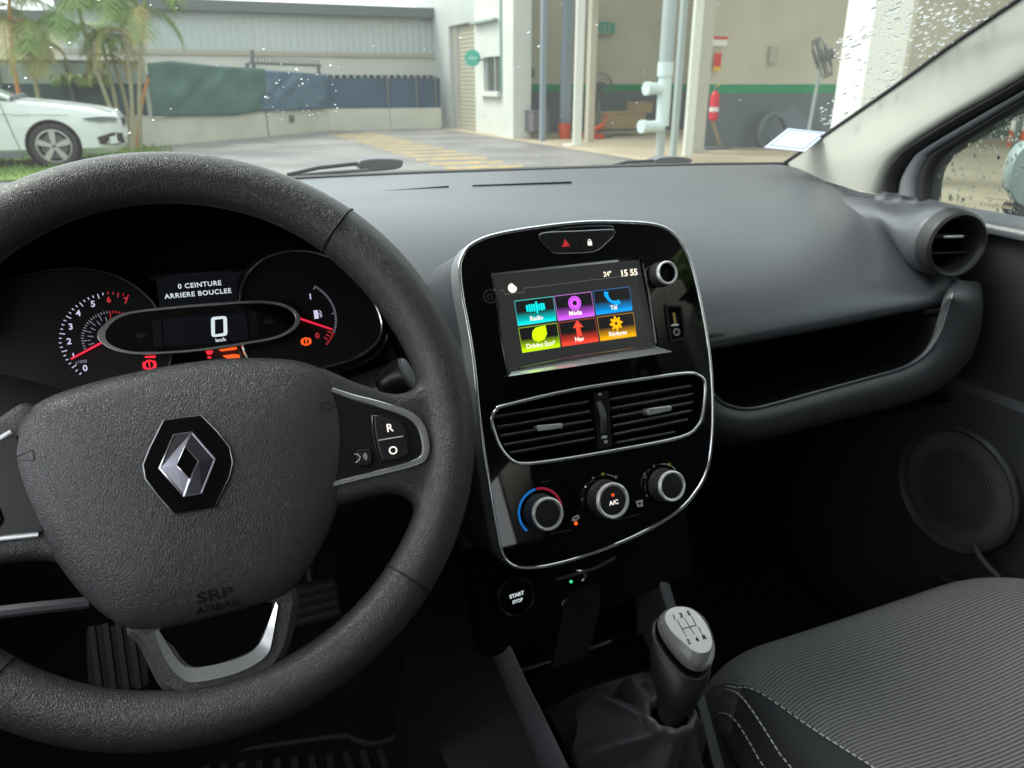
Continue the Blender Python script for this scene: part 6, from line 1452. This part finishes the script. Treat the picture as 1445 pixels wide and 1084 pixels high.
# big drain pipe
dpY = 11.5; pX = at(942, 60, Y=dpY).x
dpp = thing('drain_pipe', 'thick grey plastic drain pipe with two pale elbow stubs', 'pipe', (pX, dpY, 0))
def vz(v): return at(935, v, Y=dpY).z
obj('pipe_run', tube([Vector((at(945, 60, Y=dpY).x, dpY, HB)), Vector((at(939, 100, Y=dpY).x, dpY, vz(100)))], .115, 20), M['pvc'], dpp)
obj('pipe_joint', tube([Vector((at(939, 100, Y=dpY).x, dpY, z)) for z in (vz(108), vz(88))], .13, 20), M['pvcl'], dpp)
px2 = at(937, 140, Y=dpY).x
obj('pipe_run', tube([Vector((px2, dpY, z)) for z in (vz(178), vz(105))], .11, 20), M['pvcl'], dpp)
for v, u in ((125, 912), (178, 905)):
    e = at(u, v, Y=dpY)
    obj('elbow_stub', tube([Vector((px2, dpY, vz(v) + .0)), Vector((px2 - .15, dpY, vz(v))), Vector((e.x + .02, dpY - .02, vz(v)))], .09, 18), M['pvcl'], dpp)
    obj('stub_cap', tube([Vector((e.x + .06, dpY - .02, vz(v))), Vector((e.x - .03, dpY - .03, vz(v)))], .105, 18), M['pvcl'], dpp)
obj('pipe_foot', tube([Vector((px2 + .02, dpY + .05, 0)), Vector((px2 + .02, dpY + .05, vz(180)))], .07, 12), M['pvc'], dpp)
# near pillar on the right
npx = at(1222, 100, Y=7.6)
npp = thing('concrete_pillar', 'broad white pillar close by seen through heavy raindrops', 'pillar', (npx.x, 7.6, 0))
obj('pillar_shaft', box(npx.x, npx.x + .62, 7.6, 8.05, 0, HB), M['postw'], npp, smooth=False, bevel=.02)
obj('pillar_flank', box(npx.x + .625, npx.x + .85, 7.75, 8.05, 0, HB), M['wallbeige'], npp, smooth=False)
# signs and equipment
def sign(name, u0, u1, v0, v1, Y, m, label, cat='sign', th=.02):
    a = at(u0, v1, Y=Y); b = at(u1, v0, Y=Y); o = tag(obj(name, box(a.x, b.x, Y - th, Y, a.z, b.z), m, None, smooth=False, bevel=.003), label, cat); return o, a, b
M['signred'] = mat('red_sign', (.55, .05, .04), .5); M['signwhite'] = mat('white_sign', (.7, .68, .66), .5); M['signgreen'] = mat('green_sign', (.05, .3, .2), .5)
o, a, b = sign('exit_sign', 835, 866, 31, 48, 19.1, mat('exit_board', (.2, .36, .28), .5), 'pale green exit board high on the left bay wall')
SF2 = FR(((a.x + b.x) / 2, 19.075, (a.z + b.z) / 2), (1, 0, 0), (0, 0, 1))
obj('lettering', text('EXIT', .30, SF2, (-.10, 0), .0, .01, .008), M['signgreen'], o, smooth=False)
obj('symbol', prism([(.24, -.12), (.34, -.12), (.34, .12), (.24, .12)], SF2, .0, .006), M['signgreen'], o, smooth=False)
o, a, b = sign('notice_sign', 1005, 1026, 52, 65, 13.1, M['signwhite'], 'white notice with red header on the right bay wall')
obj('header', box(a.x, b.x, 13.07, 13.08, b.z - .05, b.z), M['signred'], o, smooth=False)
o, a, b = sign('fire_sign', 1006, 1018, 75, 100, 13.1, M['signred'], 'red fire extinguisher sign above the extinguisher')
obj('band', box(a.x, b.x, 13.07, 13.08, a.z, a.z + .07), mat('sign_yellow', (.6, .45, .05), .5), o, smooth=False)
sign('wall_switch', 1083, 1096, 66, 90, 13.18, mat('pale_box', (.38, .37, .31), .5), 'small grey control box on the right bay wall', 'switch box', .06)
ex = thing('fire_extinguisher', 'red fire extinguisher standing on its floor bracket in the right bay', 'extinguisher', (at(1008, 150, Y=12.9).x, 12.9, 0))
EF2 = FR((at(1008, 150, Y=12.9).x, 12.9, at(1008, 170, Y=12.9).z), (1, 0, 0), (0, 1, 0))
obj('cylinder', lathe([(.06, 0), (.085, .03), (.088, .42), (.06, .50), (.03, .53)], EF2, n=20), mat('extinguisher_red', (.6, .02, .04), .3), ex)
obj('valve', lathe([(.03, .53), (.035, .60), (.02, .62)], EF2, n=12), M['dgrey'], ex)
obj('label_band', lathe([(.0885, .16), (.0885, .24)], EF2, n=20, cap=False), M['signwhite'], ex)
obj('handle', tube([EF2.w(0, 0, .60), EF2.w(.10, 0, .66)], .015, 6), mat('handle_yellow', (.5, .4, .05), .5), ex)
obj('stand_leg', tube([EF2.w(-.02, 0, 0), Vector((at(1018, 205, Y=12.9).x, 12.9, .03))], .03, 8), mat('stand_wood', (.30, .22, .14), .7), ex)
obj('stand_foot', box(EF2.o.x - .18, EF2.o.x + .45, 12.8, 13.0, 0, .06), M['dgrey'], ex)
tr_ = thing('spare_tyre', 'dark round tyre leaning against the grey wall of the right bay', 'tyre', (at(1092, 190, Y=12.9).x, 12.9, 0))
TF = FR((at(1092, 187, Y=12.9).x, 13.0, at(1092, 187, Y=12.9).z), (1, 0, 0), (0, 0, 1))
obj('tyre_ring', lathe([(.40, 0), (.41, .1), (.36, .14), (.30, .12), (.29, 0)], TF, n=36, cap=False), M['wallgrey'], tr_)
# tall fan on stand behind right bay
fan = thing('pedestal_fan', 'tall dark pedestal fan tilted beside the rain covered glass', 'fan', (at(1160, 150, Y=11.5).x, 11.5, 0))
f0 = at(1160, 82, Y=11.5); obj('stand_pole', tube([Vector((at(1140, 180, Y=11.5).x, 11.5, 0)), f0], .03, 8), M['pvc'], fan)
FFr = FR(f0, Vector((.72, -.55, .42)).cross(Vector((0, 0, 1))), Vector((0, 0, 1)) - Vector((.72, -.55, .42)) * .42)
obj('fan_cage', join(*[tube([FFr.w(.35 * s * math.cos(t), .35 * s * math.sin(t), h) for t in [2 * math.pi * k / 28 for k in range(28)]], .012, 5, True) for s, h in ((1, 0), (.98, .06), (.98, -.06), (.6, .1), (.6, -.1), (.25, .11))]), M['dgrey'], fan)
obj('fan_blades', join(*[prism([(.04, -.03), (.30, -.11), (.31, .07), (.05, .04)] if k == 0 else [(x * math.cos(k * 2.094) - y * math.sin(k * 2.094), x * math.sin(k * 2.094) + y * math.cos(k * 2.094)) for x, y in ((.04, -.03), (.30, -.11), (.31, .07), (.05, .04))], FFr, -.01, .01) for k in range(3)]), M['dgrey'], fan)
obj('fan_motor', tube([FFr.w(0, 0, -.2), FFr.w(0, 0, .05)], .09, 12), M['dgrey'], fan)
# things in the left bay
fan2 = thing('workshop_fan', 'dark round workshop fan standing in the left bay', 'fan', (at(848, 150, Y=17).x, 17, 0))
F2 = FR(at(848, 122, Y=17), (1, 0, 0), (0, 0, 1))
obj('fan_cage', join(*[tube([F2.w(.30 * s * math.cos(t), .30 * s * math.sin(t), h) for t in [2 * math.pi * k / 24 for k in range(24)]], .012, 5, True) for s, h in ((1, 0), (.8, .05), (.55, .07), (.3, .08))]), M['dgrey'], fan2)
obj('fan_stand', join(tube([F2.w(0, -.05, -.05), Vector((F2.o.x, 17.05, 0))], .05, 8), box(F2.o.x - .25, F2.o.x + .25, 16.8, 17.3, 0, .08)), M['dgrey'], fan2)
obj('fan_motor', tube([F2.w(0, 0, -.15), F2.w(0, 0, .03)], .1, 12), M['dgrey'], fan2)
def boxat(name, u0, u1, v0, v1, Y, d, m, label, cat, parts=True):
    a = at(u0, v1, Y=Y); b = at(u1, v0, Y=Y); o = thing(name, label, cat, ((a.x + b.x) / 2, Y, max(a.z, 0)))
    obj('case', box(a.x, b.x, Y, Y + d, max(a.z, .01), b.z), m, o, smooth=False, bevel=.02)
    obj('lid', box(a.x - .01, b.x + .01, Y - .01, Y + d + .01, b.z, b.z + .03), m, o, smooth=False, bevel=.01)
    return o
M['card'] = mat('cardboard', (.40, .30, .18), .8)
boxat('cardboard_box', 846, 912, 160, 183, 17.2, .8, M['card'], 'long brown cardboard box on the floor of the left bay', 'box')
boxat('cardboard_box', 899, 922, 146, 160, 17.3, .5, M['card'], 'small brown cardboard box stacked on the long one', 'box')
boxat('oil_drum', 752, 775, 158, 187, 17.0, .5, mat('drum_grey', (.14, .13, .14), .5), 'dark squat machine on wheels behind the slim lift column', 'machine')
jk = tag(obj('floor_jack', join(tube([at(830, 186, Y=16.6), at(852, 177, Y=16.6)], .06, 8), tube([at(850, 178, Y=16.6), at(858, 160, Y=16.9)], .02, 6), box(at(828, 190, Y=16.6).x, at(850, 190, Y=16.6).x, 16.5, 16.8, .01, .12)), mat('jack_red', (.55, .08, .03), .4), None), 'red trolley jack lying on the floor of the left bay', 'jack')
tag(obj('fire_bucket', lathe([(.12, 0), (.16, .35), (.15, .35), (.11, .02)], FR((at(797, 180, Y=17).x, 17, 0), (1, 0, 0), (0, 1, 0)), n=16, cap=False), bpy.data.materials['jack_red'], None), 'red bucket beside the white post in the left bay', 'bucket')
o_, _a, _b = sign('wall_bracket', 746, 752, 97, 109, 19.15, M['dgrey'], 'small dark bracket on the beige wall of the left bay', 'bracket', .1)
obj('conduit', box(_a.x + .05, _a.x + .08, 19.12, 19.15, 1.3, 5.5), M['pvc'], o_, smooth=False)
# round green sign on a bracket
gs_ = thing('round_sign', 'round green sign on a bracket over the roller door edge', 'sign', at(668, 82, X=GX - .25))
GF = FR(at(667, 82, X=GX - .3), (.9, -.4, 0), (0, 0, 1))
obj('sign_disc', prism(disc((0, 0), .20, 24), GF, -.02, .02), mat('green_disc', (.08, .42, .32), .5), gs_)
obj('sign_band', prism([(-.12, -.03), (.12, -.03), (.12, .03), (-.12, .03)], GF, .02, .024), mat('green_disc_pale', (.3, .6, .5), .5), gs_, smooth=False)
obj('sign_bracket', tube([GF.w(.05, -.03, -.02), Vector((GX, GF.o.y - .2, GF.o.z - .05))], .025, 6), M['dgrey'], gs_)
# road at far right, seen through the side window
bb = thing('red_barrier', 'red and white barrier board beyond the passenger window', 'barrier', at(1432, 200, X=9.5))
p0_ = at(1422, 196, X=9.5); p1_ = at(1475, 200, X=9.5)
obj('board', box(9.5, 9.54, min(p0_.y, p1_.y) - .6, p0_.y, p0_.z - .09, p0_.z + .10), mat('barrier_red', (.5, .10, .05), .5), bb, smooth=False)
obj('board_top', box(9.5, 9.54, min(p0_.y, p1_.y) - .6, p0_.y, p0_.z + .105, p0_.z + .5), M['signwhite'], bb, smooth=False)
obj('post', box(9.46, 9.5, p0_.y - .15, p0_.y - .09, 0, p0_.z + .5), M['dgrey'], bb, smooth=False)
obj('post', box(9.46, 9.5, p0_.y - 1.0, p0_.y - .94, 0, p0_.z + .5), M['dgrey'], bb, smooth=False)
tag(obj('parking_line', quad(10.5, 17.5, 4.9, 5.25, .012), mat('amber_floor_paint', (.55, .38, .08), .7), None, smooth=False), 'amber painted line on the tan floor beyond the side window', 'floor marking')['kind'] = 'structure'
# greenery and a wall behind the camera, seen only as reflections in the gloss trim
rnd = random.Random(21)
for (x, y, h, lb) in ((7.5, -7.5, 7, 'leafy green tree standing on the passenger side behind the car'), (-7, -9, 6, 'second leafy tree further behind on the driver side')):
    t_ = thing('broadleaf_tree', lb, 'tree', (x, y, 0)); V, Fc = [], []
    obj('trunk', tube([Vector((x, y, 0)), Vector((x + .1, y, h * .3)), Vector((x, y + .1, h * .6))], .15, 8, scales=[1.2, 1, .6]), M['ptrunk'], t_)
    for _ in range(2600):
        a, b_, c = rnd.gauss(0, 1), rnd.gauss(0, 1), rnd.gauss(0, .8); c0 = Vector((x + a * 1.1, y + b_ * 1.1, h * .7 + c)); s = .12 + .1 * rnd.random()
        d1 = Vector((rnd.uniform(-1, 1), rnd.uniform(-1, 1), rnd.uniform(-1, 1))).normalized() * s; d2 = d1.orthogonal().normalized() * s * .5; n = len(V)
        V += [c0 - d1, c0 + d2, c0 + d1, c0 - d2]; Fc.append((n, n + 1, n + 2, n + 3))
    obj('crown', (V, Fc), M['frond'], t_, smooth=False)
